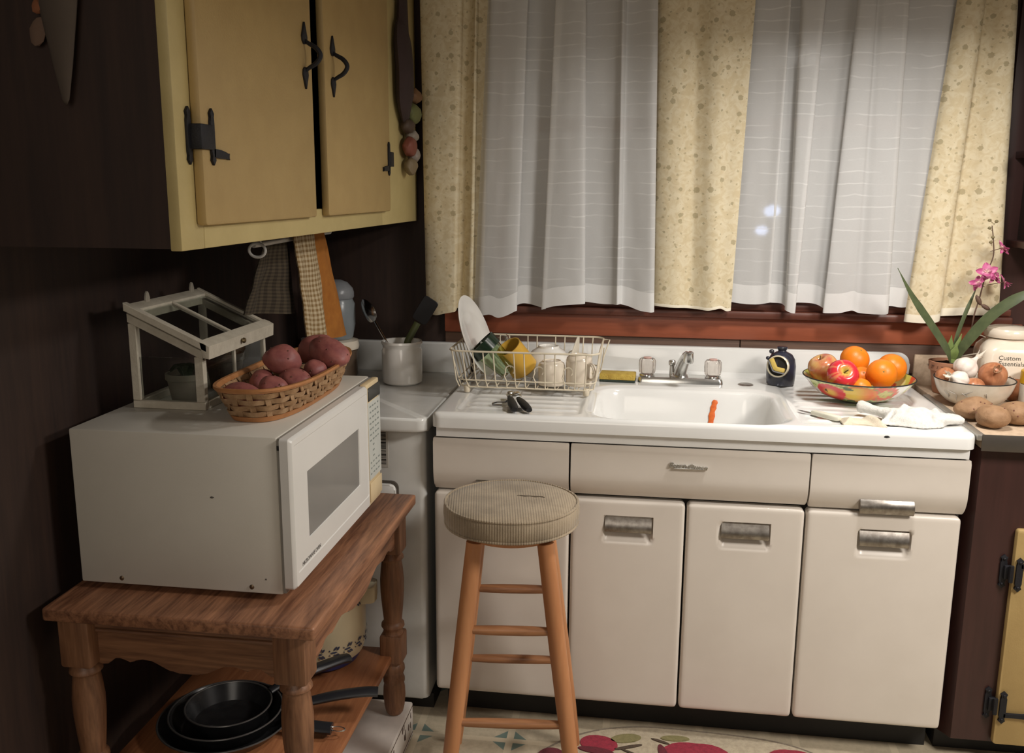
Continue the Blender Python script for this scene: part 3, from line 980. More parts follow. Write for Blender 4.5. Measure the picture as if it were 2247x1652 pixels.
# ================================================================== things hanging round the wall cabinet
# string of mixed vegetables beside the right cabinet door
ga = thing('hanging_garland', 'dark hanging garland of dried vegetables on the yellow cabinet frame by the curtain', 'garland', (-0.17, -0.2, 1.56))
bm = B()
tube(bm, catmull([(-0.172, -0.225, 2.35), (-0.168, -0.245, 2.0), (-0.165, -0.265, 1.93), (-0.160, -0.262, 1.84), (-0.162, -0.255, 1.76), (-0.168, -0.225, 1.70)], 6), [0.3+0.7*min(1, max(0.0, k/14)) if k < 24 else 1.0-0.55*(k-24)/6 for k in range(31)], 12, flat=(0.022, 0.062, (1, 0, 0)))
put('dark_bundle', bm, mat('dark_dried_bundle', (0.045, 0.028, 0.026), 0.9, bmp=0.6, bs=120), ga)
for nm, c, r, cc, s in (('onion', (-0.160, -0.150, 1.775), (0.022, 0.040, 0.022), (0.16, 0.08, 0.035), 1), ('pepper', (-0.160, -0.165, 1.722), (0.022, 0.062, 0.030), (0.13, 0.14, 0.05), 2),
                        ('pepper', (-0.163, -0.225, 1.682), (0.02, 0.035, 0.022), (0.07, 0.045, 0.03), 3), ('garlic', (-0.160, -0.185, 1.655), (0.02, 0.030, 0.020), (0.26, 0.22, 0.18), 4),
                        ('chilli', (-0.160, -0.215, 1.622), (0.02, 0.045, 0.030), (0.20, 0.06, 0.04), 5), ('garlic', (-0.160, -0.165, 1.600), (0.019, 0.030, 0.022), (0.27, 0.23, 0.20), 6),
                        ('mushroom', (-0.160, -0.205, 1.565), (0.019, 0.034, 0.026), (0.20, 0.15, 0.085), 7)):
    bm = B(); blob(bm, c, r, None, 0.2, 1.6, s, 3)
    put(nm, bm, mat('garland_%s_%d' % (nm, s), cc, 0.6), ga)
# flat dried-flower cone on the dark cabinet end
co = thing('wall_pocket', 'dim dried flower cone pocket on the dark cabinet end, top left', 'decoration', (-0.36, -1.598, 1.625))
bm = B()
lathe(bm, [(0.0, 0.0), (0.006, 0.01), (0.016, 0.06), (0.028, 0.13), (0.036, 0.18), (0.030, 0.178), (0.0, 0.14)], (-0.357, -1.612, 1.622), 20, Matrix.Diagonal((1, 0.45, 1)))
put('cone', bm, mat('dim_paper_cone', (0.085, 0.065, 0.05), 0.9), co)
random.seed(11)
for k in range(9):
    bm = B(); x = -0.392+0.055*random.random(); z = 1.755+0.05*random.random()
    blob(bm, (x, -1.612, z), (0.011, 0.008, 0.011), None, 0.5, 3, k, 2)
    put('dried_flower', bm, mat('dried_orange_flower', (0.24, 0.09, 0.04), 0.9), co)
bm = B(); blob(bm, (-0.398, -1.606, 1.735), (0.014, 0.005, 0.022), rot(y=20), 0.2, 2, 3, 2)
put('dried_leaf', bm, mat('dried_leaf', (0.16, 0.10, 0.07), 0.9), co)

def check_mat(name, ca, cb_):
    m, nt, b, out = principled(name)
    tc = node(nt, 'ShaderNodeTexCoord'); sp = node(nt, 'ShaderNodeSeparateXYZ')
    nt.links.new(tc.outputs['UV'], sp.inputs[0])
    fu = math_node(nt, 'LESS_THAN', math_node(nt, 'FRACT', math_node(nt, 'MULTIPLY', sp.outputs[0], 9)), 0.5)
    fv = math_node(nt, 'LESS_THAN', math_node(nt, 'FRACT', math_node(nt, 'MULTIPLY', sp.outputs[1], 21)), 0.5)
    s = math_node(nt, 'MULTIPLY', math_node(nt, 'ADD', fu, fv), 0.5)
    c = mix_col(nt, s, ca, cb_)
    nt.links.new(c, b.inputs['Base Color'])
    b.inputs['Roughness'].default_value = 0.95
    return m

def cloth(bm, corners_top, corners_bot, folds, amp, nrm, nu=40, nv=30, seed=0, uv=True, th=0.004):
    """hanging cloth between a top and a bottom polyline, two skins thick"""
    T = catmull(corners_top, 12); Bt = catmull(corners_bot, 12)
    n = len(T)
    nrm = Vector(nrm)
    rows, back = [], []
    lay = bm.loops.layers.uv.new('UVMap')
    for j in range(nv+1):
        f = j/nv
        r1, r2 = [], []
        for i in range(n):
            p = T[i].lerp(Bt[i], f)
            s = i/(n-1)
            p = p+nrm*(amp*(0.35+0.65*f)*sin(s*folds*2*pi+seed)+0.006*noise.noise(Vector((s*4, f*4, seed))))
            r1.append(bm.verts.new(p)); r2.append(bm.verts.new(p-nrm*th))
        rows.append(r1); back.append(r2)
    def q(a, b_, c, d, uvs):
        fc = bm.faces.new((a, b_, c, d))
        for lp, u in zip(fc.loops, uvs):
            lp[lay].uv = u
    for j in range(nv):
        for i in range(n-1):
            u = [(i/(n-1), j/nv), ((i+1)/(n-1), j/nv), ((i+1)/(n-1), (j+1)/nv), (i/(n-1), (j+1)/nv)]
            q(rows[j][i], rows[j][i+1], rows[j+1][i+1], rows[j+1][i], u)
            q(back[j][i], back[j+1][i], back[j+1][i+1], back[j][i+1], [u[0], u[3], u[2], u[1]])
    for j in range(nv):
        for i in (0, n-1):
            q(rows[j][i], rows[j+1][i], back[j+1][i], back[j][i], [(i/(n-1), j/nv)]*4)
    for i in range(n-1):
        for j in (0, nv):
            q(rows[j][i], rows[j][i+1], back[j][i+1], back[j][i], [(i/(n-1), j/nv)]*4)

tb = thing('towel_bar', 'pale towel bar with a ring end below the yellow wall cabinet', 'bar', (-0.36, -0.6, 1.37))
bm = B(); tube(bm, [(-0.355, -0.935, 1.366), (-0.355, -0.40, 1.374)], 0.006, 10)
for y in (-0.90, -0.42):
    tube(bm, [(-0.355, y, 1.370), (-0.355, y, 1.404)], 0.005, 8)
put('bar', bm, WHITEPLASTIC, tb)
bm = B(); tube(bm, [(-0.340+0.020*cos(2*pi*k/24), -0.950, 1.356+0.016*sin(2*pi*k/24)) for k in range(24)], 0.0035, 8, closed=True)
put('ring', bm, WHITEPLASTIC, tb)
CHECK = check_mat('checked_towel_cloth', (0.56, 0.46, 0.30), (0.25, 0.155, 0.062))
CHECK2 = check_mat('shaded_towel_cloth', (0.075, 0.056, 0.033), (0.026, 0.018, 0.010))  # same towel cloth, darkened in colour to stand in for shade
NX = (0.93, -0.36, 0)
bm = B(); cloth(bm, [(-0.335, -0.735, 1.379), (-0.330, -0.66, 1.380), (-0.330, -0.588, 1.380)], [(-0.33, -0.68, 1.112), (-0.322, -0.62, 1.098), (-0.315, -0.548, 1.100)], 1.6, 0.008, NX, seed=0.4)
solo('dish_towel', bm, CHECK, 'beige and brown checked dish towel hanging under the yellow cabinet, left of the orange one', 'towel', (-0.33, -0.62, 1.10), 'dish towels under the cabinet', ang=60, recalc=True)
bm = B(); cloth(bm, [(-0.352, -0.60, 1.381), (-0.345, -0.545, 1.381), (-0.345, -0.482, 1.381)], [(-0.345, -0.545, 1.082), (-0.335, -0.44, 1.070), (-0.335, -0.345, 1.066)], 1.1, 0.009, NX, seed=2.0)
solo('dish_towel', bm, mat('rust_orange_cotton', (0.43, 0.165, 0.028), 0.92, col2=(0.36, 0.13, 0.022), ns=40, bmp=0.3, bs=500), 'rust orange dish towel hanging under the yellow cabinet', 'towel', (-0.34, -0.45, 1.07), 'dish towels under the cabinet', ang=60)
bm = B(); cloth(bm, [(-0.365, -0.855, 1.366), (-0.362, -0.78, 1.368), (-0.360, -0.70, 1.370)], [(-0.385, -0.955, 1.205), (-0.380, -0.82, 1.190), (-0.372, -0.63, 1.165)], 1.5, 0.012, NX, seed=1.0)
solo('dish_towel', bm, CHECK2, 'shade-darkened checked dish towel at the far left of the towel bar', 'towel', (-0.37, -0.83, 1.17), 'dish towels under the cabinet', ang=60)

# ================================================================== things on the left worktop (z = 0.895)
def crock(name, label, cat, c, prof, m, mod=None, seg=40, group=None):
    bm = B(); lathe(bm, prof, c, seg, mod=mod)
    return solo(name, bm, m, label, cat, c, group)

# lower lidded crock with a second jar standing on it
jc = thing('stoneware_crock', 'squat brown and white lidded crock behind the potato basket', 'jar', (-0.425, -0.16, 0.896))
bm = B(); lathe(bm, [(0, 0.896), (0.058, 0.896), (0.064, 0.905), (0.065, 0.985), (0.060, 0.990), (0.0, 0.990)], (-0.425, -0.16, 0), 36)
put('body', bm, mat('brown_glaze', (0.095, 0.06, 0.04), 0.25, col2=(0.14, 0.10, 0.07), ns=12), jc)
bm = B(); lathe(bm, [(0.069, 0.991), (0.071, 1.000), (0.068, 1.018), (0.055, 1.022), (0.0, 1.023)], (-0.425, -0.16, 0), 36); bmesh.ops.holes_fill(bm, edges=bm.edges)
put('lid', bm, CREAMCER, jc)
jj = thing('enamel_jar', 'tall pale blue-grey lidded jar behind the orange towel', 'jar', (-0.425, -0.16, 1.024))
bm = B(); lathe(bm, [(0, 1.024), (0.048, 1.024), (0.052, 1.03), (0.060, 1.07), (0.060, 1.135), (0.052, 1.152), (0, 1.152)], (-0.425, -0.16, 0), 36)
put('body', bm, mat('blue_grey_glaze', (0.26, 0.285, 0.30), 0.25, col2=(0.22, 0.245, 0.26), ns=10), jj)
bm = B(); lathe(bm, [(0, 1.153), (0.055, 1.153), (0.058, 1.158), (0.058, 1.172), (0.054, 1.186), (0.038, 1.204), (0.018, 1.212), (0, 1.213)], (-0.425, -0.16, 0), 36)
put('lid', bm, mat('grey_lid', (0.25, 0.26, 0.275), 0.3), jj)
crock('utensil_crock', 'white glazed utensil crock holding a spoon on the left worktop', 'crock', (-0.196, -0.212, 0.896),
      [(0, 0), (0.056, 0), (0.062, 0.005), (0.0635, 0.02), (0.0635, 0.105), (0.060, 0.113), (0.0605, 0.120), (0.0645, 0.128), (0.063, 0.135), (0.058, 0.134), (0.056, 0.115), (0.056, 0.012), (0, 0.010)], CERAMIC)
def spoon(name, label, p_bowl, p_handle, L, m, a=0.026, bw=0.042):
    t = thing(name, label, 'spoon', p_handle)
    d = (Vector(p_bowl)-Vector(p_handle)).normalized()
    bm = B()
    Mx = align(d) @ rot(z=150)
    for sgn in (1,):
        rows = []
        for j in range(13):
            v = -1+2*j/12
            row = []
            for i in range(9):
                u = -1+2*i/8
                w = a*math.sqrt(max(0, 1-v*v))*(1-0.18*v)
                x, z = u*w, v*bw
                dep = 0.014*(1-u*u)*(1-v*v)
                row.append(Mx @ Vector((x, dep, z)) + Vector(p_bowl))
            rows.append(row)
        top = [[bm.verts.new(p) for p in r] for r in rows]
        nr = Mx @ Vector((0, 1, 0))
        bot = [[bm.verts.new(p+nr*0.0018) for p in r] for r in rows]
        for g in (top, bot):
            for j in range(12):
                for i in range(8):
                    try:
                        bm.faces.new((g[j][i], g[j][i+1], g[j+1][i+1], g[j+1][i]))
                    except ValueError:
                        pass
        for j in range(12):
            for i in (0, 8):
                bm.faces.new((top[j][i], top[j+1][i], bot[j+1][i], bot[j][i]))
    put('bowl', bm, m, t)
    bm = B()
    tube(bm, catmull([Vector(p_bowl)-d*bw*0.93, Vector(p_bowl)-d*(bw+0.02), Vector(p_handle)], 5), 1.0, 8, flat=(0.0022, 0.0052, Mx @ Vector((0, 1, 0))))
    put('handle', bm, m, t)
    return t
STEEL = mat('polished_steel', (0.42, 0.42, 0.42), 0.16, 1.0)
spoon('serving_spoon', 'large steel serving spoon leaning left in the utensil crock', (-0.313, -0.175, 1.118), (-0.180, -0.235, 0.925), 0.3, STEEL)
sp = thing('spatula', 'dark olive handled spatula leaning right in the utensil crock', 'utensil', (-0.205, -0.212, 0.92))
bm = B(); tube(bm, [(-0.208, -0.215, 0.915), (-0.178, -0.205, 1.03), (-0.150, -0.19, 1.085)], 1.0, 10, flat=(0.006, 0.011, (0, -1, 0)))
put('handle', bm, mat('olive_handle', (0.085, 0.10, 0.035), 0.5), sp)
bm = B(); prism(bm, rrect(-0.026, 0.026, 0.0, 0.085, 0.010, 4), 'xz', -0.003, 0.003, 0.001, 1, M=Matrix.Translation((-0.148, -0.185, 1.088)) @ Matrix.Rotation(radians(32), 4, 'Y'))
put('blade', bm, BLACKPL, sp)

# ================================================================== oak side table
TX0, TX1, TY0, TY1, TZ = -0.580, -0.031, -1.492, -0.712, 0.700
tt = thing('side_table', 'oak side table with turned legs carrying the white microwave', 'table', (-0.305, -1.10, 0.098))
bm = B()
prof = [(0.000, TZ-0.030), (0.004, TZ-0.030), (0.010, TZ-0.024), (0.004, TZ-0.014), (0.001, TZ-0.006), (0.006, TZ)]
rings = []
for ins, z in ((0.006, TZ-0.027), (0.001, TZ-0.025), (0.0, TZ-0.022), (0.0, TZ-0.004), (0.0012, TZ-0.0012), (0.004, TZ)):
    rings.append([(x, y, z) for x, y in rrect(TX0+ins, TX1-ins, TY0+ins, TY1-ins, 0.006, 3)])
ring_loft(bm, rings, True, True, True)
put('tabletop', bm, OAK_Y, tt, ang=50)

def scallop(a, b, ztop, zlow, n=40):
    """apron outline with a wavy lower edge"""
    L = b-a
    pts = [(b, ztop), (a, ztop)]
    for k in range(n+1):
        s = k/n
        e = min(s, 1-s)*2
        z = zlow+0.018*smooth((e-0.10)/0.12)-0.012*math.exp(-((e-0.36)/0.07)**2)-0.026*smooth((e-0.5)/0.4)
        pts.append((a+L*s, z))
    return pts
bm = B(); prism(bm, scallop(-0.500, -0.122, 0.670, 0.566), 'xz', -1.444, -1.428, 0.002, 1)
ap = put('apron', bm, OAK_X, tt)
bm = B()
for z in (0.640, 0.650):
    tube(bm, [(-0.500, -1.4470, z), (-0.122, -1.4470, z)], 0.0042, 8)
box(bm, (-0.500, -1.450, 0.656), (-0.122, -1.440, 0.671), 0.003)
put('moulding', bm, OAK_X, ap)
bm = B(); prism(bm, scallop(-1.410, -0.820, 0.670, 0.590), 'yz', -0.080, -0.062, 0.002, 1)
put('apron', bm, OAK_Y, tt)
bm = B(); prism(bm, [(-0.51, 0.58), (-0.11, 0.58), (-0.11, 0.67), (-0.51, 0.67)], 'xz', -0.785, -0.767, 0.002, 1)
put('apron', bm, OAK_X, tt)
bm = B(); prism(bm, [(-1.41, 0.58), (-0.82, 0.58), (-0.82, 0.67), (-1.41, 0.67)], 'yz', -0.545, -0.527, 0.002, 1)
put('apron', bm, OAK_Y, tt)
for lx, ly in ((-0.090, -1.442), (-0.530, -1.442), (-0.080, -0.788), (-0.530, -0.788)):
    bm = B()
    h = 0.033
    box(bm, (lx-h, ly-h, 0.567), (lx+h, ly+h, 0.672), 0.007, 2)
    box(bm, (lx-h*.92, ly-h*.92, 0.258), (lx+h*.92, ly+h*.92, 0.338), 0.006, 2)
    lathe(bm, [(0, 0.568), (0.024, 0.568), (0.026, 0.562), (0.031, 0.556), (0.032, 0.550), (0.027, 0.545), (0.026, 0.541), (0.029, 0.520), (0.0315, 0.490), (0.031, 0.455), (0.028, 0.415), (0.0245, 0.380), (0.024, 0.372), (0.030, 0.366), (0.031, 0.358), (0.026, 0.350), (0.025, 0.345), (0.028, 0.338), (0, 0.336)], (lx, ly, 0), 28)
    lathe(bm, [(0, 0.262), (0.025, 0.258), (0.024, 0.250), (0.029, 0.242), (0.030, 0.232), (0.026, 0.222), (0.025, 0.216), (0.029, 0.206), (0.029, 0.198), (0.0265, 0.192), (0.029, 0.180), (0.030, 0.155), (0.027, 0.125), (0.023, 0.108), (0.018, 0.101), (0, 0.100)], (lx, ly, 0), 28)
    put('leg', bm, OAK_Z, tt)
bm = B(); box(bm, (-0.555, -1.462, 0.262), (-0.078, -0.770, 0.282), 0.004, 2)
put('lower_shelf', bm, wood('oak_shelf_reddish', (0.40, 0.165, 0.070), (0.26, 0.095, 0.040), 'Y', 0.4), tt)

# low white box that the table stands on
wb = thing('low_box', 'low white box with printed side on the floor under the oak table', 'box', (-0.32, -1.1, 0))
bm = B(); box(bm, (-0.600, -1.55, 0.0), (-0.046, -0.725, 0.099), 0.003, 1)
put('carton', bm, mat('white_card', (0.78, 0.73, 0.68), 0.6), wb)
bm = B()
random.seed(3)
for k in range(34):
    y = -1.5+0.77*random.random(); z = 0.02+0.06*random.random()
    prism(bm, [(y+0.006*(0.6+0.8*random.random())*cos(t*pi/3)*(1 if t % 2 else 0.6), z+0.010*sin(t*pi/3)) for t in range(6)], 'yz', -0.0462, -0.0454)
put('print', bm, mat('brown_print', (0.11, 0.07, 0.055), 0.8), wb, smooth=False, kind='stuff')
bm = B(); box(bm, (-0.0462, -1.54, 0.088), (-0.0452, -0.73, 0.0905)); box(bm, (-0.0462, -1.54, 0.010), (-0.0452, -0.73, 0.0125))
put('border_line', bm, mat('brown_print', (0.11, 0.07, 0.055), 0.8), wb, smooth=False)

# ================================================================== slow cooker on the shelf
CK = (-0.262, -0.845)
sc_ = thing('slow_cooker', 'cream slow cooker with blue leaf bands on the lower shelf', 'cooker', (CK[0], CK[1], 0.283))
CREAMMET = mat('cream_enamel_metal', (0.62, 0.53, 0.35), 0.3, col2=(0.59, 0.50, 0.33), ns=10)
bm = B(); lathe(bm, [(0, 0.300), (0.095, 0.300), (0.112, 0.312), (0.120, 0.340), (0.121, 0.46), (0.124, 0.500), (0.119, 0.505), (0, 0.505)], (CK[0], CK[1], 0), 48)
put('body', bm, CREAMMET, sc_)
bm = B(); lathe(bm, [(0, 0.284), (0.085, 0.284), (0.100, 0.290), (0.110, 0.3095), (0.1105, 0.312), (0.09, 0.302), (0, 0.302)], (CK[0], CK[1], 0), 48)
put('base_ring', bm, mat('navy_base', (0.03, 0.04, 0.14), 0.35), sc_)
bm = B(); lathe(bm, [(0.118, 0.506), (0.116, 0.518), (0.07, 0.545), (0.02, 0.552), (0, 0.553)], (CK[0], CK[1], 0), 48)
lathe(bm, [(0.010, 0.552), (0.012, 0.565), (0.02, 0.575), (0.018, 0.583), (0, 0.585)], (CK[0], CK[1], 0), 24)
put('lid', bm, mat('smoky_lid', (0.10, 0.09, 0.08), 0.15), sc_)
for a in (8, 188):
    bm = B()
    M4 = Matrix.Translation((CK[0], CK[1], 0)) @ Matrix.Rotation(radians(a), 4, 'Z')
    prism(bm, [(0.115, -0.038), (0.140, -0.036), (0.150, -0.026), (0.152, 0.0), (0.150, 0.026), (0.140, 0.036), (0.115, 0.038)], 'xy', 0.447, 0.492, 0.005, 2, M=M4)
    put('handle', bm, mat('cream_plastic_handle', (0.68, 0.60, 0.41), 0.35), sc_)
bm = B()
for zc in (0.350, 0.462):
    for k in range(20):
        a = 2*pi*k/20
        for da, dz, tl, L in ((0, 0, 0, .020), (.035, .010, 50, .013), (.035, -.009, -40, .013), (.095, .009, 55, .012), (.095, -.008, -45, .012), (-.09, .006, 20, .003), (-.09, -.006, 20, .003)):
            aa = a+da
            q = []
            for t in range(6):
                u, w = (L*0.5*cos(t*pi/3), 0.0028*sin(t*pi/3))
                ct, s_ = cos(radians(tl)), sin(radians(tl))
                uu, ww = u*ct-w*s_, u*s_+w*ct
                ang = aa+uu/0.121
                q.append(bm.verts.new((CK[0]+0.1222*cos(ang), CK[1]+0.1222*sin(ang), zc+dz+ww)))
            bm.faces.new(q)
put('leaf_print', bm, mat('blue_black_print', (0.045, 0.05, 0.09), 0.5), sc_, smooth=False, kind='stuff')

# ================================================================== nested frying pans
NONSTICK = mat('black_nonstick', (0.012, 0.012, 0.013), 0.26, col2=(0.018, 0.018, 0.019), ns=40)
RIMM = mat('worn_pan_rim', (0.17, 0.165, 0.16), 0.3, 0.7)
PANH = mat('black_bakelite', (0.020, 0.021, 0.025), 0.36)
def pan(label, c, zb, r, h, hpts, hr, loop=False):
    t = thing('frying_pan', label, 'pan', (c[0], c[1], zb), 'black frying pans nested on the lower shelf')
    bm = B(); lathe(bm, [(0, zb), (r*.76, zb), (r*.82, zb+.004), (r*.99, zb+h-.003), (r*.975, zb+h-.002), (r*.80, zb+.007), (r*.74, zb+.004), (0, zb+.004)], (c[0], c[1], 0), 56)
    put('pan_body', bm, NONSTICK, t)
    bm = B(); tube(bm, [(c[0]+r*.985*cos(2*pi*k/56), c[1]+r*.985*sin(2*pi*k/56), zb+h-.002) for k in range(56)], 0.0021, 8, closed=True)
    put('rim', bm, RIMM, t)
    bm = B(); P = catmull(hpts, 6); n = len(P)
    tube(bm, P, [hr*(0.62+0.38*smooth(i/(n*0.45))) for i in range(n)], 12, flat=(0.62, 1.0, (0, 0, 1)))
    hd = put('handle', bm, PANH, t)
    if loop:
        e = Vector(hpts[-1]); d = (e-Vector(hpts[-2])).normalized(); s_ = d.cross(Vector((0, 0, 1)))
        bm = B(); tube(bm, [e+d*(0.010+0.016*cos(2*pi*k/20)+0.004)+s_*0.009*sin(2*pi*k/20) for k in range(20)], 0.0016, 6, closed=True)
        put('hanging_loop', bm, CHROME, hd)
    return t
PC = (-0.362, -1.195)
pan('largest black frying pan, bottom of the nest, with a wire hanging loop', (PC[0], PC[1]-0.004), 0.283, 0.150, 0.034, [(-0.222, -1.200, 0.312), (-0.185, -1.200, 0.309), (-0.140, -1.197, 0.305), (-0.112, -1.194, 0.303)], 0.019, True)
pan('middle black frying pan of the nest, handle pointing right past the table leg', (PC[0], PC[1]), 0.289, 0.127, 0.042, [(-0.240, -1.170, 0.327), (-0.190, -1.155, 0.337), (-0.120, -1.130, 0.347), (-0.060, -1.110, 0.350), (-0.030, -1.102, 0.348)], 0.0165)
pan('smallest black frying pan on top of the nest, handle toward the slow cooker', (PC[0]+0.004, PC[1]+0.006), 0.296, 0.097, 0.046, [(-0.285, -1.125, 0.340), (-0.255, -1.085, 0.350), (-0.212, -1.035, 0.352), (-0.165, -0.975, 0.350), (-0.150, -0.955, 0.345)], 0.0175)

# ================================================================== microwave
mw = thing('microwave_oven', 'white microwave oven with grey window on the oak table', 'microwave', (-0.33, -1.09, TZ))
MX0, MX1, MY0, MY1, MZ0, MZ1 = -0.556, -0.129, -1.392, -0.790, 0.714, 1.034
bm = B(); box(bm, (MX0, MY0, MZ0), (MX1, MY1, MZ1), 0.004, 2)
cs = put('case', bm, MWCASE, mw)
bm = B()
for x, z in ((-0.468, 0.727), (-0.193, 0.727)):
    lathe(bm, [(0, 0.0022), (0.003, 0.002), (0.0048, 0.0008), (0.005, 0)], (x, MY0-0.0001, z), 16, rot(x=90))
put('screw', bm, mat('brass_screw', (0.20, 0.14, 0.09), 0.4, 0.8), cs)
bm = B(); blob(bm, (-0.265, MY0, 0.908), (0.0045, 0.0007, 0.0022), None, 0.3, 2, 1, 2); blob(bm, (-0.163, MY0, 0.745), (0.002, 0.0006, 0.002), None, 0.2, 2, 2, 2)
put('chip_mark', bm, mat('chip_grey', (0.12, 0.11, 0.10), 0.6), cs)
bm = B()
for x in (MX0+0.05, MX1-0.05):
    for y in (MY0+0.05, MY1-0.05):
        lathe(bm, [(0, TZ+0.0005), (0.016, TZ+0.0005), (0.014, MZ0+0.001), (0, MZ0+0.001)], (x, y, 0), 16)
put('foot', bm, BLACKPL, mw)
bm = B(); box(bm, (MX1-0.001, MY0+0.003, MZ0+0.003), (MX1+0.0060, MY1-0.003, MZ1-0.003))
put('front_frame', bm, mat('grey_front_frame', (0.30, 0.285, 0.255), 0.5), mw, smooth=False)
DX = -0.099
bm = B(); box(bm, (-0.1295, MY0+0.0015, 1.008), (-0.1235, MY0+0.004, 1.017))
put('latch_slot', bm, KICK, mw, smooth=False)
DY0, DY1, DZ0, DZ1 = -1.396, -0.902, 0.727, 1.032
WY0, WY1, WZ0, WZ1 = -1.312, -0.972, 0.806, 0.944
bm = B()
def ringpts(y0, y1, z0, z1, r, x):
    return [(x, y, z) for y, z in rrect(y0, y1, z0, z1, r, 4)]
ring_loft(bm, [ringpts(DY0, DY1, DZ0, DZ1, 0.006, -0.1225), ringpts(DY0, DY1, DZ0, DZ1, 0.006, -0.106), ringpts(DY0+.0015, DY1-.001, DZ0+.0015, DZ1-.0015, 0.006, -0.1028),
               ringpts(DY0+.005, DY1-.002, DZ0+.005, DZ1-.005, 0.005, DX), ringpts(DY0+.014, DY1-.004, DZ0+.030, DZ1-.016, 0.005, DX), ringpts(DY0+.016, DY1-.005, DZ0+.032, DZ1-.018, 0.005, DX-0.0015),
               ringpts(WY0-.001, WY1+.001, WZ0-.001, WZ1+.001, 0.002, DX-0.0015), ringpts(WY0, WY1, WZ0, WZ1, 0.002, DX-0.004)], True, True, False)
dr = put('door', bm, WHITEPLASTIC, mw, ang=25)
def mesh_glass():
    m, nt, b, out = principled('perforated_window')
    b.inputs['Base Color'].default_value = (0.34, 0.33, 0.31, 1)
    b.inputs['Roughness'].default_value = 0.12
    tr = node(nt, 'ShaderNodeBsdfTransparent')
    mx = node(nt, 'ShaderNodeMixShader'); mx.inputs[0].default_value = 0.35
    nt.links.new(b.outputs[0], mx.inputs[1]); nt.links.new(tr.outputs[0], mx.inputs[2])
    nt.links.new(mx.outputs[0], out.inputs[0])
    return m
bm = B(); box(bm, (DX-0.0062, WY0-0.002, WZ0-0.002), (DX-0.0042, WY1+0.002, WZ1+0.002))
put('window', bm, mesh_glass(), dr, smooth=False)
bm = B()
box(bm, (-0.1205, WY0-0.01, WZ0-0.01), (-0.1200, WY1+0.01, WZ1+0.01))
put('oven_liner', bm, mat('pale_oven_liner', (0.42, 0.41, 0.39), 0.5), dr, smooth=False)
bm = B(); prism(bm, [(-1.200+0.088*cos(2*pi*k/32), 0.868+0.040*sin(2*pi*k/32)) for k in range(32)], 'yz', -0.1195, -0.114, 0.001, 1)
put('turntable_plate', bm, CERAMIC, dr)
lettering('lettering', 'MICROWAVE OVEN', 0.0118, frame4((DX-0.0012, -1.304, 0.7615), (0, 1, 0), (0, 0, 1)), mat('grey_print', (0.16, 0.15, 0.14), 0.6), dr, 0.0003)
# control panel
bm = B(); box(bm, (MX1+0.008, -0.8965, 0.723), (-0.104, MY1, 1.033), 0.004, 2)
cp = put('control_panel', bm, CREAMPL, mw)
bm = B(); box(bm, (-0.1045, -0.886, 0.788), (-0.1025, MY1+0.004, 0.985), 0.0008, 1)
put('keypad', bm, mat('keypad_white', (0.60, 0.62, 0.58), 0.4), cp)
bm = B(); box(bm, (-0.1045, -0.884, 0.988), (-0.1022, MY1+0.005, 1.022), 0.0008, 1)
put('display', bm, mat('dark_display', (0.035, 0.037, 0.035), 0.15), cp)
bm = B()
random.seed(8)
for r_ in range(13):
    for c_ in range(4):
        if 6 < r_ < 10 and c_ != 1:
            continue
        y = -0.878+c_*0.021+0.003*random.random(); z = 0.974-r_*0.0142
        box(bm, (-0.1026, y, z-0.0025), (-0.1021, y+0.009+0.005*random.random(), z+0.0012))
put('key_print', bm, mat('keypad_print', (0.25, 0.28, 0.26), 0.6), cp, smooth=False)
bm = B(); box(bm, (-0.1045, -0.884, 0.732), (-0.1015, MY1+0.005, 0.780), 0.002, 2)
put('door_button', bm, CREAMPL, cp)

# ================================================================== small glazed plant case on the microwave
T0 = MZ1+0.0005
pc = thing('plant_case', 'worn white wooden glazed plant case with a sloping lid on the microwave', 'plant case', (-0.44, -1.05, T0))
WORN = mat('chipped_white_paint', (0.58, 0.53, 0.43), 0.7, col2=(0.50, 0.45, 0.36), ns=40, bmp=0.3, bs=200)
CX0, CX1, CY0, CY1 = -0.522, -0.358, -1.212, -0.885
def lidz(x):
    return 1.242+(1.166-1.242)*(x-CX0)/(CX1-CX0)
for nm, a, b_ in (('base_rail', (CX0, CY0, T0), (CX1, CY0+.016, T0+.017)), ('base_rail', (CX0, CY1-.016, T0), (CX1, CY1, T0+.017)),
                  ('base_rail', (CX0, CY0+.016, T0), (CX0+.016, CY1-.016, T0+.017)), ('base_rail', (CX1-.016, CY0+.016, T0), (CX1, CY1-.016, T0+.017))):
    bm = B(); box(bm, a, b_, 0.0015, 1); put(nm, bm, WORN, pc)
for x0, x1, y0 in ((CX0, CX0+.018, CY0), (CX1-.020, CX1, CY0), (CX0, CX0+.018, CY1-.014), (CX1-.012, CX1, CY1-.010)):
    zt = lidz((x0+x1)/2)-0.021
    bm = B(); box(bm, (x0, y0, T0+.017), (x1, y0+(.016 if y0 < -1 else .010), zt), 0.0015, 1); put('post', bm, WORN, pc)
bm = B(); box(bm, (CX1-.010, -1.056, T0+.017), (CX1-.002, -1.048, 1.168), 0.001, 1); put('muntin', bm, WORN, pc)
for y in (CY0-.0012, CY1-.012):
    bm = B(); prism(bm, [(CX0, lidz(CX0)-.022), (CX1, lidz(CX1)-.022), (CX1, lidz(CX1)-.004), (CX0, lidz(CX0)-.004)], 'xz', y, y+.012, 0.001, 1); put('top_rail', bm, WORN, pc)
bm = B(); box(bm, (CX0, CY0+.012, lidz(CX0)-.022), (CX0+.012, CY1-.012, lidz(CX0)-.006)); put('top_rail', bm, WORN, pc)
PANE = mat('old_glass', (0.9, 0.92, 0.9), 0.03, trans=1.0, ior=1.25, col2=(0.86, 0.9, 0.87))
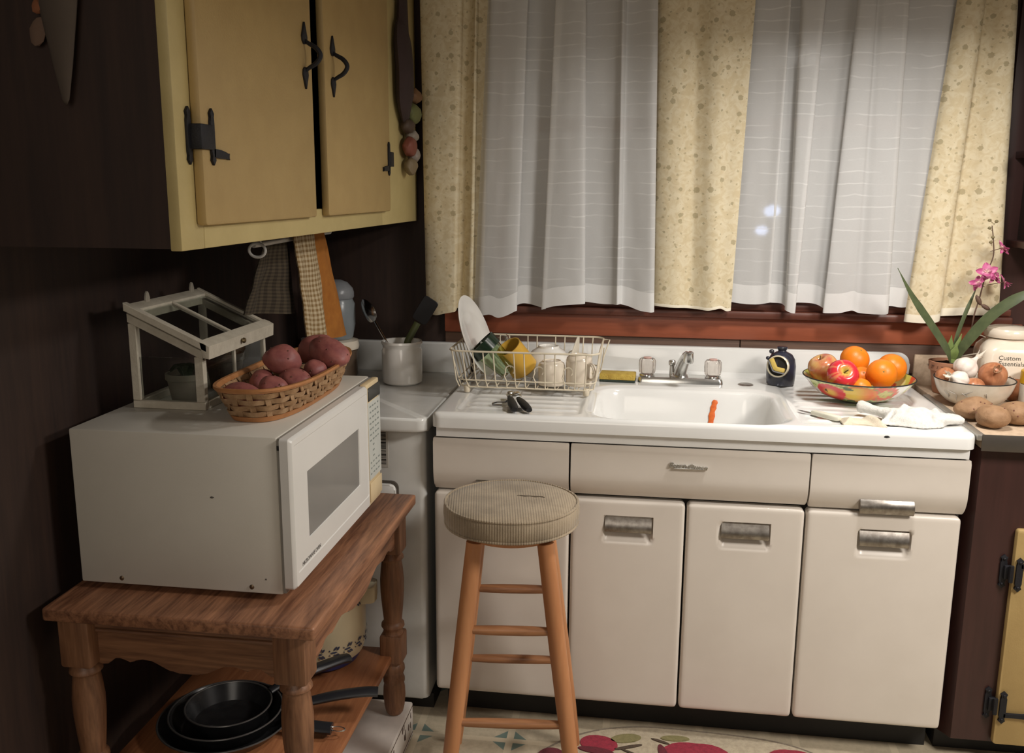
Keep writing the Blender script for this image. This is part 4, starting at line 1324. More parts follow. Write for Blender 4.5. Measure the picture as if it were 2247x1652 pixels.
for a, b_ in (((CX0+.018, CY0+.007, T0+.017), (CX1-.020, CY0+.009, 1.145)), ((CX1-.007, CY0+.018, T0+.017), (CX1-.005, CY1-.012, 1.150)), ((CX0+.018, CY1-.007, T0+.017), (CX1-.014, CY1-.005, 1.145))):
    bm = B(); box(bm, a, b_); put('pane', bm, PANE, pc, smooth=False)
# lid
LX0, LX1, LY0, LY1 = CX0-.003, CX1+.014, CY0-.008, CY1+.008
sl = (1.166-1.242)/(CX1-CX0)
def lz(x):
    return lidz(x)+0.001
lid_root = None
def lidbar(x0, x1, y0, y1, th, name, par):
    bm = B()
    pts = [(x0, lz(x0)), (x1, lz(x1)), (x1, lz(x1)+th), (x0, lz(x0)+th)]
    prism(bm, pts, 'xz', y0, y1, 0.0015, 1)
    return put(name, bm, WORN, par)
ld = lidbar(LX0, LX1, LY0, LY0+.018, 0.017, 'lid', pc)
lidbar(LX0, LX1, LY1-.014, LY1, 0.014, 'lid_rail', ld)
lidbar(LX0, LX0+.022, LY0+.018, LY1-.014, 0.012, 'lid_rail', ld)
bm = B(); prism(bm, [(LX1-.010, lz(LX1)-.012), (LX1+.004, lz(LX1)-.014), (LX1+.006, lz(LX1)+.014), (LX1-.006, lz(LX1)+.020), (LX1-.018, lz(LX1-.018)+.016)], 'xz', LY0, LY1, 0.002, 2)
put('lid_rail', bm, WORN, ld)
lidbar(LX0+.022, LX1-.014, -1.056, -1.049, 0.012, 'lid_muntin', ld)
for y0, y1 in ((LY0+.018, -1.056), (-1.049, LY1-.014)):
    bm = B(); prism(bm, [(LX0+.02, lz(LX0+.02)+.005), (LX1-.014, lz(LX1-.014)+.005), (LX1-.014, lz(LX1-.014)+.007), (LX0+.02, lz(LX0+.02)+.007)], 'xz', y0, y1)
    put('lid_pane', bm, PANE, ld, smooth=False)
bm = B(); lathe(bm, [(0, 0.010), (0.005, 0.009), (0.0065, 0.005), (0.004, 0.001), (0.003, 0)], (LX1+.0055, -1.062, lz(LX1)+0.002), 16, rot(y=90))
put('knob', bm, mat('old_brass', (0.25, 0.19, 0.10), 0.4, 0.8), ld)
for y in (-1.128, -0.925):
    bm = B(); prism(bm, [(y-.007, 1.242), (y+.007, 1.242), (y+.008, 1.262), (y+.004, 1.273), (y, 1.276), (y-.004, 1.273), (y-.008, 1.262)], 'yz', CX0-.002, CX0+.004, 0.001, 1)
    put('hinge_tab', bm, mat('grey_tab', (0.42, 0.38, 0.31), 0.7), pc)
# plant pots inside the case
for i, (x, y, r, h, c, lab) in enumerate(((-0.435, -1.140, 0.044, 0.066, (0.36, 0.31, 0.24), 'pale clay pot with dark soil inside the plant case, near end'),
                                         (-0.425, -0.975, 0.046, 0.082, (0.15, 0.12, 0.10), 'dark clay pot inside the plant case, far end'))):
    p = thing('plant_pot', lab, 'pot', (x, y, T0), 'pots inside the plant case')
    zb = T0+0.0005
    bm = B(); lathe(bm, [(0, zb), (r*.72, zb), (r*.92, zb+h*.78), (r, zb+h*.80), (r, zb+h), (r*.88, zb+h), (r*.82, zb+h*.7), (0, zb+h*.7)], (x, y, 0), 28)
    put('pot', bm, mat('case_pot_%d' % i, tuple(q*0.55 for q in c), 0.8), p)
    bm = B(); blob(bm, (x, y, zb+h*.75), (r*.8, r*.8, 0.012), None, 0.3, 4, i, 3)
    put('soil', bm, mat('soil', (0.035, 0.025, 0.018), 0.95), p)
    bm = B()
    random.seed(i)
    for k in range(9):
        a = 2*pi*k/9+random.random()*.4
        L = r*(0.6+0.5*random.random())
        P = catmull([(x+.006*cos(a), y+.006*sin(a), zb+h*.78), (x+L*.5*cos(a), y+L*.5*sin(a), zb+h+.016), (x+L*cos(a), y+L*sin(a), zb+h+.006)], 4)
        tube(bm, P, [0.25, .6, .9, 1, 1, .9, .75, .5, .1][:len(P)], 6, flat=(0.0018, 0.008, (0, 0, 1)))
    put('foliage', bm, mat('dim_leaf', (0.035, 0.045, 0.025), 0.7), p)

# ================================================================== woven basket with red potatoes
BZ = MZ1+0.0008
BC = (-0.2265, -1.070)
bk = thing('potato_basket', 'oval woven splint basket of red potatoes on the microwave', 'basket', (BC[0], BC[1], BZ))
def outl(t, a, b_, n=2.9):
    c_, s_ = cos(t), sin(t)
    return (abs(c_)**(2/n)*a*(1 if c_ >= 0 else -1), abs(s_)**(2/n)*b_*(1 if s_ >= 0 else -1))
def bpt(t, f, off=0.0):
    a = 0.0690+0.0220*f+off
    b_ = 0.2200+0.0440*f+off
    u, v = outl(t, a, b_)
    z = BZ+0.003+0.063*f+0.006*f*(v/0.25)**2
    return Vector((BC[0]+u, BC[1]+v, z))
def arc_ts(N, f=0.5):
    """parameter values spaced evenly along the outline"""
    M_ = 2000
    L = [0.0]
    for k in range(M_):
        L.append(L[-1]+(bpt(2*pi*(k+1)/M_, f)-bpt(2*pi*k/M_, f)).length)
    out, k = [], 0
    for i in range(N):
        s_ = L[-1]*i/N
        while L[k+1] < s_:
            k += 1
        out.append(2*pi*(k+(s_-L[k])/(L[k+1]-L[k]))/M_)
    return out
SPL = mat('tan_splint', (0.40, 0.245, 0.125), 0.7, col2=(0.27, 0.15, 0.07), ns=60, bmp=0.5, bs=260)
SPL2 = mat('tan_splint_light', (0.43, 0.275, 0.15), 0.7, col2=(0.31, 0.18, 0.09), ns=60, bmp=0.5, bs=260)
HOOP = mat('orange_hoop', (0.46, 0.205, 0.075), 0.5, col2=(0.38, 0.16, 0.055), ns=30, bmp=0.2, bs=150)
NS = 34
ts = arc_ts(NS)
fine = arc_ts(NS*6)
bm = B(); prism(bm, [(bpt(t, 0.0, -0.004).x, bpt(t, 0.0, -0.004).y) for t in fine], 'xy', BZ, BZ+0.004)
put('base', bm, SPL, bk, smooth=False)
bm = B(); ring_loft(bm, [[bpt(t, f, o_) for t in fine] for f, o_ in ((-0.035, 0.0035), (0.13, 0.0045), (0.13, 0.0010), (-0.035, 0.0005))], True, loop=True)
put('base_hoop', bm, HOOP, bk)
bm = B(); ring_loft(bm, [[bpt(t, f, o_) for t in fine] for f, o_ in ((0.93, 0.0050), (1.0, 0.0065), (1.07, 0.0040), (1.07, -0.0025), (1.0, -0.0050), (0.93, -0.0040))], True, loop=True)
put('rim_hoop', bm, HOOP, bk)
for i, t in enumerate(ts):
    bm = B()
    dt = 0.0085
    rows = []
    for j in range(9):
        f = 0.02+0.95*j/8
        ph = 0.0030*cos(pi*(f*4.0/0.95+i))
        w = 0.0115
        tv = (bpt(t+0.01, f)-bpt(t-0.01, f)).normalized()
        nv = Vector((tv.y, -tv.x, 0)).normalized()
        p = bpt(t, f)+nv*ph*-1
        rows.append([p-tv*w/2+nv*.0008, p+tv*w/2+nv*.0008, p+tv*w/2-nv*.0008, p-tv*w/2-nv*.0008])
    ring_loft(bm, rows, True, True, True)
    put('stake', bm, SPL2 if i % 2 else SPL, bk)
for r_ in range(4):
    f0 = 0.135+0.20*r_
    rows = []
    for i, t in enumerate(fine):
        s_ = 0.0042*cos(pi*(i/6.0+r_))
        q = []
        for f, o_ in ((f0+.008, .0010), (f0+.172, .0010), (f0+.172, -.0010), (f0+.008, -.0010)):
            q.append(bpt(t, f, s_+o_))
        rows.append(q)
    bm = B(); ring_loft(bm, rows, True, loop=True)
    put('weaver', bm, SPL if r_ % 2 else SPL2, bk)

REDP = mat('red_potato_skin', (0.36, 0.125, 0.105), 0.5, col2=(0.25, 0.078, 0.075), ns=38, bmp=0.25, bs=140)
def potato(label, c, rad, R_, m, group, seed, name='red_potato', cat='potato', amp=0.10):
    t = thing(name, label, cat, c, group)
    bm = B(); blob(bm, c, rad, R_, amp, 1.3, seed, 4)
    put('tuber', bm, m, t)
    random.seed(seed)
    bm = B()
    for k in range(6):
        d = Vector((random.uniform(-1, 1), random.uniform(-1, .4), random.uniform(-.2, 1))).normalized()
        kk = 1.0+amp*noise.noise(d*1.3+Vector((seed*7.3, seed*3.1, seed*1.7)))
        p = R_ @ Vector((d.x*rad[0]*kk, d.y*rad[1]*kk, d.z*rad[2]*kk))+Vector(c)
        blob(bm, p, (0.0022, 0.0022, 0.0022), None, 0.4, 3, k, 1)
    put('eyes', bm, mat('potato_eye', (0.17, 0.07, 0.05), 0.8), t, kind='stuff')
    return t
G = 'red potatoes in the woven basket'
potato('large oval red potato on top of the basket pile, left of the two topmost', (-0.229, -1.100, 1.129), (0.042, 0.036, 0.033), rot(z=10, y=6), REDP, G, 1)
potato('largest red potato, on the basket pile at right, next to the far rim', (-0.166, -0.972, 1.1245), (0.060, 0.040, 0.033), rot(z=-35, y=14), REDP, G, 2)
potato('red potato peeking out behind the largest one, below the towels', (-0.226, -0.900, 1.118), (0.045, 0.040, 0.036), rot(y=-30), REDP, G, 3)
potato('small round red potato against the right rim, under the largest potato', (-0.180, -1.030, 1.0905), (0.027, 0.028, 0.027), rot(z=30), REDP, G, 4)
potato('medium red potato by the right rim in the middle of the basket', (-0.187, -1.135, 1.0880), (0.036, 0.031, 0.028), rot(y=14), REDP, G, 5)
potato('small red potato in front of the medium one, near the front rim', (-0.208, -1.205, 1.0870), (0.032, 0.029, 0.026), rot(y=18), REDP, G, 6)
potato('long red potato lying at the near left end of the basket', (-0.250, -1.262, 1.0835), (0.046, 0.030, 0.025), rot(z=-12, y=8), REDP, G, 7)
potato('shaded dark red potato at the left rim, below the topmost potato', (-0.266, -1.125, 1.080), (0.027, 0.040, 0.030), rot(z=10), REDP, G, 8)
potato('red potato mostly hidden in the middle of the pile', (-0.225, -1.040, 1.074), (0.034, 0.036, 0.026), rot(z=60), REDP, G, 9)
potato('red potato deep at the far left side of the basket', (-0.258, -0.985, 1.075), (0.022, 0.040, 0.028), rot(z=0), REDP, G, 10)

# ================================================================== stool
SX, SY = 0.252, -0.895
sl_ = thing('stool', 'round wooden bar stool with a worn beige corduroy cushion before the sink', 'stool', (SX, SY, 0))
def cord_mat():
    m, nt, b, out = principled('beige_corduroy')
    tc = node(nt, 'ShaderNodeTexCoord'); sp = node(nt, 'ShaderNodeSeparateXYZ')
    nt.links.new(tc.outputs['Object'], sp.inputs[0])
    u = math_node(nt, 'ADD', math_node(nt, 'MULTIPLY', sp.outputs[0], 0.985), math_node(nt, 'MULTIPLY', sp.outputs[1], 0.17))
    st_ = math_node(nt, 'SINE', math_node(nt, 'MULTIPLY', u, 2*pi/0.0060))
    v = obj_coord(nt)
    n1 = noise_tex(nt, v, 12, 4, 0.6); n2 = noise_tex(nt, v, 420, 2)
    n3 = noise_tex(nt, v, 5, 3)
    c = mix_col(nt, ramp(nt, n1, 0.38, 0.62), (0.36, 0.285, 0.195), (0.25, 0.195, 0.13))
    c = mix_col(nt, math_node(nt, 'MULTIPLY', ramp(nt, st_, 0.55, 1.0), 0.38), c, (0.45, 0.375, 0.26))
    c = mix_col(nt, math_node(nt, 'MULTIPLY', ramp(nt, n3, 0.52, 0.66), 0.55), c, (0.17, 0.135, 0.09))
    c = mix_col(nt, math_node(nt, 'MULTIPLY', ramp(nt, n2, 0.5, 0.75), 0.3), c, (0.20, 0.155, 0.10))
    nt.links.new(c, b.inputs['Base Color'])
    b.inputs['Roughness'].default_value = 0.95
    b.inputs['Sheen Weight'].default_value = 0.2
    bump(nt, b, math_node(nt, 'ADD', math_node(nt, 'MULTIPLY', st_, 0.5), n2), 0.5, 0.002)
    return m
CORD = cord_mat()
RS = 0.163
wob = lambda t, z: 1+0.010*sin(2*t+1)+0.006*sin(5*t)
bm = B(); lathe(bm, [(0, 0.770), (RS*.5, 0.7695), (RS*.8, 0.767), (RS*.94, 0.762), (RS*.985, 0.757), (RS*1.0, 0.750), (RS*1.005, 0.735), (RS*.995, 0.720), (RS*.97, 0.710), (RS*.92, 0.706), (0, 0.706)], (SX, SY, 0), 72, mod=wob)
cu_o = put('cushion', bm, CORD, sl_, ang=60)
bm = B()
for rr_, zz in ((0.975, 0.7600), (0.975, 0.7115)):
    tube(bm, [(SX+RS*rr_*wob(2*pi*k/72, 0)*cos(2*pi*k/72), SY+RS*rr_*wob(2*pi*k/72, 0)*sin(2*pi*k/72), zz) for k in range(72)], 0.0036, 8, closed=True)
put('piping', bm, CORD, cu_o)
bm = B(); box(bm, (SX+0.012, SY+0.012, 0.7694), (SX+0.075, SY+0.016, 0.7702)); tube(bm, [(SX+0.02+0.012*k, SY+0.012-0.004*(k % 2), 0.7700) for k in range(6)], 0.0012, 6)
put('frayed_seam', bm, mat('dark_thread', (0.10, 0.075, 0.05), 0.9), cu_o)
LC = Vector((0.261, -0.893, 0)); RZ = Matrix.Rotation(radians(6), 3, 'Z')
def legpt(sx, sy, z):
    h = 0.163-0.1165*z
    return LC+RZ @ Vector((sx*h, sy*h, 0))+Vector((-0.013*z, 0, z))
bm = B(); lathe(bm, [(0, 0.684), (0.116, 0.684), (0.120, 0.690), (0.120, 0.7055), (0, 0.7055)], (LC.x-.008, LC.y, 0), 48)
put('seat_disc', bm, BEECH, sl_)
for sx in (-1, 1):
    for sy in (-1, 1):
        bm = B(); P = [legpt(sx, sy, z) for z in (0.0105 if (sx, sy) == (1, -1) else 0.0, 0.05, 0.15, 0.3, 0.45, 0.6, 0.685)]
        tube(bm, P, [0.0150, 0.0170, 0.0190, 0.0205, 0.0210, 0.0205, 0.020], 20)
        put('leg', bm, BEECH, sl_)
def rung(a, b_, z):
    bm = B(); A, C = legpt(*a, z), legpt(*b_, z)
    P = [A.lerp(C, k/8) for k in range(9)]
    tube(bm, P, [0.0085, 0.0105, 0.0115, 0.012, 0.012, 0.012, 0.0115, 0.0105, 0.0085], 14)
    put('rung', bm, BEECH_X, sl_)
for z in (0.474, 0.248):
    rung((-1, -1), (1, -1), z)
for z in (0.483, 0.272):
    rung((-1, 1), (1, 1), z)
for s_ in (-1, 1):
    for z in (0.165, 0.375):
        rung((s_, -1), (s_, 1), z)

# ================================================================== apple rug
rug = thing('apple_rug', 'beige half-oval rug with red apples on the floor before the sink', 'rug', (0.72, -0.95, 0))
def hook_mat(name, c1, c2):
    return mat(name, c1, 0.95, col2=c2, ns=90, bmp=0.8, bs=330, sheen=0.1)
RB = hook_mat('beige_pile', (0.46, 0.39, 0.28), (0.37, 0.31, 0.22))
RRED = hook_mat('red_pile', (0.31, 0.022, 0.045), (0.22, 0.014, 0.032))
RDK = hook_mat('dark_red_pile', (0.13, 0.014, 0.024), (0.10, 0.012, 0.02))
RGR = hook_mat('olive_pile', (0.23, 0.20, 0.085), (0.18, 0.16, 0.065))
RBR = hook_mat('brown_pile', (0.08, 0.05, 0.03), (0.06, 0.04, 0.025))
def rug_out(ins):
    pts = [(0.30, -0.80), (0.345, -0.735), (0.40, -0.682), (0.47, -0.640), (0.55, -0.614), (0.63, -0.604), (0.75, -0.606), (0.86, -0.612), (0.95, -0.624), (1.02, -0.648), (1.08, -0.690), (1.13, -0.745), (1.16, -0.82), (1.16, -1.25), (0.28, -1.25), (0.28, -0.86)]
    P = catmull([(x, y, 0) for x, y in pts], 5, True)
    n = len(P)
    out = []
    for i in range(n):
        d = (P[(i+1) % n]-P[i-1]).normalized()
        out.append((P[i].x+d.y*ins, P[i].y-d.x*ins))
    return out
bm = B(); prism(bm, rug_out(0.0), 'xy', 0.0005, 0.008, 0.002, 2)
put('pile', bm, RB, rug)
bm = B(); tube(bm, [(x, y, 0.0055) for x, y in rug_out(0.0)], 0.0042, 8, closed=True)
put('binding', bm, hook_mat('grey_brown_binding', (0.20, 0.165, 0.12), (0.15, 0.12, 0.09)), rug)
def ell(cx, cy, a, b_, rz=0, n=28, dent=0.0):
    out = []
    for k in range(n):
        t = 2*pi*k/n
        rr = 1-dent*math.exp(-((t-pi/2)/0.35)**2)
        x, y = a*rr*cos(t), b_*rr*sin(t)
        c_, s_ = cos(radians(rz)), sin(radians(rz))
        out.append((cx+x*c_-y*s_, cy+x*s_+y*c_))
    return out
def rug_piece(nm, o, m, z=0.0105):
    bm = B(); prism(bm, o, 'xy', 0.006, z, 0.001, 1); put(nm, bm, m, rug)
rug_piece('apple', ell(0.472, -0.708, 0.052, 0.040, -8, dent=0.06), RRED)
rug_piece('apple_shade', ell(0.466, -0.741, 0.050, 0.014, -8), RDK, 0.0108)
rug_piece('leaf', ell(0.545, -0.672, 0.044, 0.020, 18), RGR)
rug_piece('stem', ell(0.552, -0.712, 0.042, 0.006, 24), RBR)
rug_piece('stem', ell(0.560, -0.738, 0.030, 0.004, -28), RBR, 0.0109)
rug_piece('apple', ell(0.735, -0.752, 0.105, 0.095, 0, dent=0.12), RRED)
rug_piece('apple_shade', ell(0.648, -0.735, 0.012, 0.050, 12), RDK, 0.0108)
rug_piece('leaf', ell(0.680, -0.652, 0.040, 0.013, 5), RGR)
rug_piece('stem', ell(0.640, -0.672, 0.028, 0.005, -22), RBR)
rug_piece('apple', ell(0.990, -0.722, 0.075, 0.068, 0, dent=0.10), RRED)
rug_piece('apple', ell(0.352, -0.790, 0.040, 0.045, 20), RDK)
rug_piece('apple', ell(0.420, -1.00, 0.07, 0.07, 0, dent=0.1), RRED)

# ================================================================== dish rack
rk = thing('dish_rack', 'cream coated wire dish rack full of dishes on the drainboard', 'dish rack', (0.222, -0.27, 0.91))
def rr3(x0, x1, y0, y1, r, z, n=6):
    return [(x, y, z) for x, y in rrect(x0, x1, y0, y1, r, n)]
ZR0, ZR1, ZRM = 0.934, 1.042, 0.955
bm = B()
tube(bm, rr3(0.000, 0.433, -0.435, -0.105, 0.035, ZR1), 0.0029, 8, closed=True)
put('top_rim', bm, CREAMWIRE, rk)
bm = B(); tube(bm, rr3(0.022, 0.424, -0.418, -0.122, 0.03, ZRM), 0.0021, 8, closed=True)
put('middle_ring', bm, CREAMWIRE, rk)
bm = B(); tube(bm, rr3(0.030, 0.418, -0.412, -0.128, 0.03, ZR0), 0.0024, 8, closed=True)
put('bottom_ring', bm, CREAMWIRE, rk)
fx = [0.028+0.028*i for i in range(14)]
hooks = {5, 8, 11}
for i, x in enumerate(fx):
    xt = 0.012+0.0297*i
    for side, (yb_, ym, yt) in enumerate(((-0.412, -0.418, -0.435), (-0.128, -0.122, -0.105))):
        if side == 0 and i in hooks:
            bm = B()
            c_ = Vector((x+0.010, ym-.004, 0.988)); R_ = 0.013
            P = [(x, yb_, ZR0), (x, ym, ZRM), (x-.006, ym-.004, 0.970)]+[(c_.x-R_*cos(radians(a)), c_.y, c_.z+R_*sin(radians(a))) for a in range(-20, 235, 22)]
            tube(bm, P, 0.0019, 8)
            put('cup_hook', bm, CREAMWIRE, rk)
            continue
        if side == 1 and i % 3 == 2:
            bm = B(); c_ = Vector((x, ym-.003, 0.985)); R_ = 0.014
            tube(bm, [(x, yb_, ZR0), (x, ym, ZRM), (x-.008, ym, 0.972)]+[(c_.x-R_*cos(radians(a)), c_.y, c_.z+R_*sin(radians(a))) for a in range(-20, 235, 22)], 0.0019, 8)
            put('cup_hook', bm, CREAMWIRE, rk)
            continue
        bm = B(); tube(bm, [(x, yb_, ZR0), (x*.5+xt*.5, ym, ZRM), (xt, yt, ZR1)], 0.0019, 8)
        put('upright_wire', bm, CREAMWIRE, rk)
for i in range(7):
    y = -0.395+0.042*i
    for x0, xm, x1 in ((0.030, 0.022, 0.0), (0.418, 0.422, 0.433)):
        bm = B(); tube(bm, [(x0, y, ZR0), (xm, y, ZRM), (x1, y, ZR1)], 0.0019, 8)
        put('end_wire', bm, CREAMWIRE, rk)
for i in range(13):
    x = 0.045+0.030*i
    bm = B(); tube(bm, [(x, -0.412, ZR0), (x, -0.128, ZR0)], 0.0018, 6)
    put('floor_wire', bm, CREAMWIRE, rk)
for x, y in ((0.050, -0.405), (0.398, -0.405), (0.050, -0.135), (0.398, -0.135)):
    bm = B(); lathe(bm, [(0, 0.9165), (0.007, 0.9165), (0.009, 0.920), (0.0095, 0.932), (0.007, 0.938), (0, 0.939)], (x, y, 0), 16)
    put('foot', bm, mat('cream_rubber', (0.70, 0.62, 0.48), 0.6), rk)
bm = B(); prism(bm, [(-0.205, 0.985), (-0.115, 0.965), (-0.112, 1.040), (-0.118, 1.046), (-0.130, 1.044)], 'yz', 0.352, 0.356, 0.001, 1, M=Matrix.Translation((0.354, -0.115, 0)) @ Matrix.Rotation(radians(-14), 4, 'Z') @ Matrix.Translation((-0.354, 0.115, 0)))
put('divider', bm, mat('cream_plastic_divider', (0.74, 0.68, 0.56), 0.4), rk)
bm = B(); tube(bm, [(0.436, -0.150, 1.042), (0.452, -0.135, 1.040), (0.436, -0.16, 0.99), (0.428, -0.20, 0.95)], 0.002, 6); tube(bm, [(0.442, -0.30, 1.042), (0.436, -0.25, 0.99), (0.428, -0.21, 0.95)], 0.002, 6)
put('brace_wire', bm, CREAMWIRE, rk)

RF = ZR0+0.0025   # top of the rack floor wires
# plate
Mp = align((0.93, -0.10, 0.355))
bm = B(); lathe(bm, [(0, 0.0), (0.070, 0.0), (0.080, 0.004), (0.125, 0.016), (0.127, 0.0185), (0.124, 0.019), (0.080, 0.0085), (0.072, 0.0045), (0, 0.004)], (0.040, -0.275, 1.0585), 56, Mp)
solo('dinner_plate', bm, CERAMIC, 'white dinner plate standing at the left end of the dish rack', 'plate', (0.040, -0.275, 1.058))
# green tumbler
def glass_mat(name, col, ior=1.4):
    return mat(name, col, 0.03, trans=1.0, ior=ior, col2=col)
Mg = align((-0.62, -0.08, 0.62))
bm = B(); lathe(bm, [(0, 0.0), (0.026, 0.0), (0.030, 0.004), (0.037, 0.06), (0.044, 0.118), (0.0445, 0.121), (0.042, 0.121), (0.035, 0.06), (0.027, 0.010), (0, 0.009)], (0.164, -0.325, 0.966), 40, Mg)
o = solo('green_tumbler', bm, glass_mat('green_glass', (0.74, 0.85, 0.66)), 'green glass tumbler tilted against the white plate in the rack', 'glass', (0.142, -0.305, 0.966))
bm = B(); lathe(bm, [(0.0452, 0.088), (0.0462, 0.121), (0.0448, 0.1225), (0.0440, 0.1225), (0.0440, 0.119)], (0.164, -0.325, 0.966), 40, Mg)
put('dark_rim_band', bm, mat('dark_green_band', (0.012, 0.026, 0.014), 0.2), o)
Mg2 = align((-0.5, 0.25, 0.55))
bm = B(); lathe(bm, [(0, 0.0), (0.024, 0.0), (0.028, 0.004), (0.034, 0.055), (0.037, 0.09), (0.0345, 0.09), (0.031, 0.055), (0.025, 0.008), (0, 0.007)], (0.165, -0.220, 0.968), 36, Mg2)
solo('clear_tumbler', bm, glass_mat('clear_tumbler_glass', (0.95, 0.97, 0.94)), 'clear glass tumbler lying behind the green one in the rack', 'glass', (0.165, -0.22, 0.968))
# cutlery under the glass
bm = B(); tube(bm, [(0.045, -0.36, RF+0.004), (0.13, -0.35, RF+0.004), (0.20, -0.335, RF+0.004)], 1.0, 8, flat=(0.0015, 0.006, (0, 0, 1)))
blob(bm, (0.045, -0.361, RF+0.004), (0.022, 0.013, 0.003), None, 0, 1, 0, 2)
solo('table_spoon', bm, STEEL, 'steel spoon lying on the rack floor under the green tumbler', 'spoon', (0.1, -0.35, RF))
# yellow cup
Mc = align((-0.47, -0.40, 0.78))
yc = thing('yellow_cup', 'tall yellow plastic cup tilted in the middle of the dish rack', 'cup', (0.19, -0.30, 0.955))
bm = B(); lathe(bm, [(0, 0.0), (0.041, 0.0), (0.044, 0.004), (0.042, 0.045), (0.0395, 0.092), (0.0400, 0.094), (0.0370, 0.094), (0.0375, 0.045), (0.039, 0.006), (0, 0.006)], (0.203, -0.285, 0.966), 44, Mc)
put('cup_body', bm, mat('mustard_plastic', (0.62, 0.37, 0.055), 0.35, col2=(0.58, 0.34, 0.05), ns=12), yc)
# white bowl upside down
bm = B(); lathe(bm, [(0.074, 0.001), (0.075, 0.004), (0.0735, 0.030), (0.066, 0.055), (0.050, 0.076), (0.034, 0.086), (0.032, 0.092), (0.029, 0.092), (0.028, 0.088), (0, 0.088), (0, 0.083), (0.030, 0.081), (0.048, 0.071), (0.062, 0.052), (0.070, 0.028), (0.071, 0.001)], (0.268, -0.212, RF), 52)
solo('white_bowl', bm, CERAMIC, 'white bowl upside down at the back of the dish rack', 'bowl', (0.268, -0.212, RF))
# two mugs upside down
def mug(label, c, r, h, ha):
    t = thing('mug', label, 'mug', (c[0], c[1], RF), 'cream mugs in the dish rack')
    bm = B(); lathe(bm, [(r*.97, 0.0005), (r, 0.003), (r, h*.80), (r*.93, h*.90), (r*.72, h*.965), (r*.70, h), (r*.64, h), (r*.62, h*.975), (0, h*.975), (0, h*.93), (r*.80, h*.88), (r*.91, h*.78), (r*.92, 0.0005)], (c[0], c[1], RF), 44)
    put('mug_body', bm, CREAMCER, t)
    bm = B(); a = radians(ha); dx, dy = cos(a), sin(a)
    P = catmull([(c[0]+dx*(r-.001), c[1]+dy*(r-.001), RF+h*.22), (c[0]+dx*(r+.020), c[1]+dy*(r+.020), RF+h*.28), (c[0]+dx*(r+.027), c[1]+dy*(r+.027), RF+h*.48), (c[0]+dx*(r+.016), c[1]+dy*(r+.016), RF+h*.70), (c[0]+dx*(r-.001), c[1]+dy*(r-.001), RF+h*.74)], 5)
    tube(bm, P, 1.0, 10, flat=(0.0045, 0.007, (0, 0, 1)) if False else (0.0048, 0.0072, (dx, dy, 0.01)))
    put('handle', bm, CREAMCER, t)
mug('shorter cream mug upside down at the front of the rack, left of the taller one', (0.292, -0.352), 0.039, 0.072, 110)
mug('taller cream mug upside down at the front right of the rack', (0.372, -0.345), 0.039, 0.091, -40)

# ================================================================== small things round the sink
def sponge(label, c, size, M, split=0.72):
    t = thing('sponge', label, 'sponge', c)
    sx, sy, sz = size
    M4 = Matrix.Translation(c) @ M.to_4x4()
    bm = B(); box(bm, (-sx/2, -sy/2, sz*(1-split)), (sx/2, sy/2, sz), 0.003, 2, M=M4)
    put('foam', bm, mat('yellow_foam', (0.58, 0.42, 0.09), 0.9, col2=(0.46, 0.31, 0.06), ns=60, bmp=0.9, bs=260), t)
    bm = B(); box(bm, (-sx/2, -sy/2, 0), (sx/2, sy/2, sz*(1-split)), 0.0015, 1, M=M4)
    put('scouring_pad', bm, mat('dark_scourer', (0.035, 0.05, 0.04), 0.95, bmp=0.9, bs=400), t)
    return t
sponge('yellow dish sponge with a dark scouring side lying left of the faucet', (0.481, -0.155, 0.9143), (0.110, 0.062, 0.026), rot(z=-3))

# carrot peel stuck on the basin wall
bm = B()
P = catmull([(0.762, -0.2765, 0.800), (0.765, -0.2700, 0.825), (0.768, -0.2650, 0.850), (0.773, -0.2585, 0.872), (0.776, -0.2545, 0.884)], 4)
def wall_y(x, z):
    lo, hi = -0.40, -0.20
    for _ in range(40):
        m_ = (lo+hi)/2
        if top_z(x, m_) < z:
            lo = m_
        else:
            hi = m_
    return (lo+hi)/2
P = [Vector((p.x, wall_y(p.x, p.z)-0.003, p.z)) for p in P]
tube(bm, P, [0.8, 0.9, 1.0, 0.9, 0.85, 1.0, 1.15, 1.0, 0.8, 0.9, 1.1, 0.9, 0.8, 1.0, 1.0, .8, .6][:len(P)], 8, flat=(0.0018, 0.0085, (0, -1, 0.2)))
solo('carrot_peel', bm, mat('carrot_orange', (0.72, 0.155, 0.025), 0.5, col2=(0.60, 0.11, 0.02), ns=90), 'orange carrot peel stuck on the back wall of the basin', 'carrot peel', (0.77, -0.262, 0.80))

# dark blue ceramic sponge holder
HC = Vector((0.978, -0.128, 0.9145))
hd_ = thing('sponge_holder', 'dark blue ceramic sponge holder with a round cream rimmed mouth', 'sponge holder', HC)
NAVY = mat('navy_glaze', (0.022, 0.024, 0.050), 0.28, col2=(0.030, 0.032, 0.040), ns=30, coat=0.3)
bm = B()
prof = [(0, 0.0), (0.038, 0.0), (0.0415, 0.004), (0.0435, 0.03), (0.044, 0.062), (0.040, 0.084), (0.031, 0.099), (0.019, 0.106), (0.013, 0.1085), (0.012, 0.112), (0.0155, 0.117), (0.0165, 0.121), (0.0135, 0.1245), (0, 0.126)]
lathe(bm, [(r_, z_*0.95) for r_, z_ in prof], HC, 44, Matrix.Diagonal((1.0, 0.86, 1.0)))
hb = put('jar_body', bm, NAVY, hd_)
fd = Vector((-0.40, -0.90, 0.16)).normalized()
fc = HC+Vector((-0.013, -0.031, 0.0615))
Mh = align(fd)
bm = B(); lathe(bm, [(0.0335, 0.0), (0.0335, 0.009), (0.0300, 0.0115), (0.0285, 0.009), (0.0285, 0.001), (0.0335, 0.0)], fc, 40, Mh)
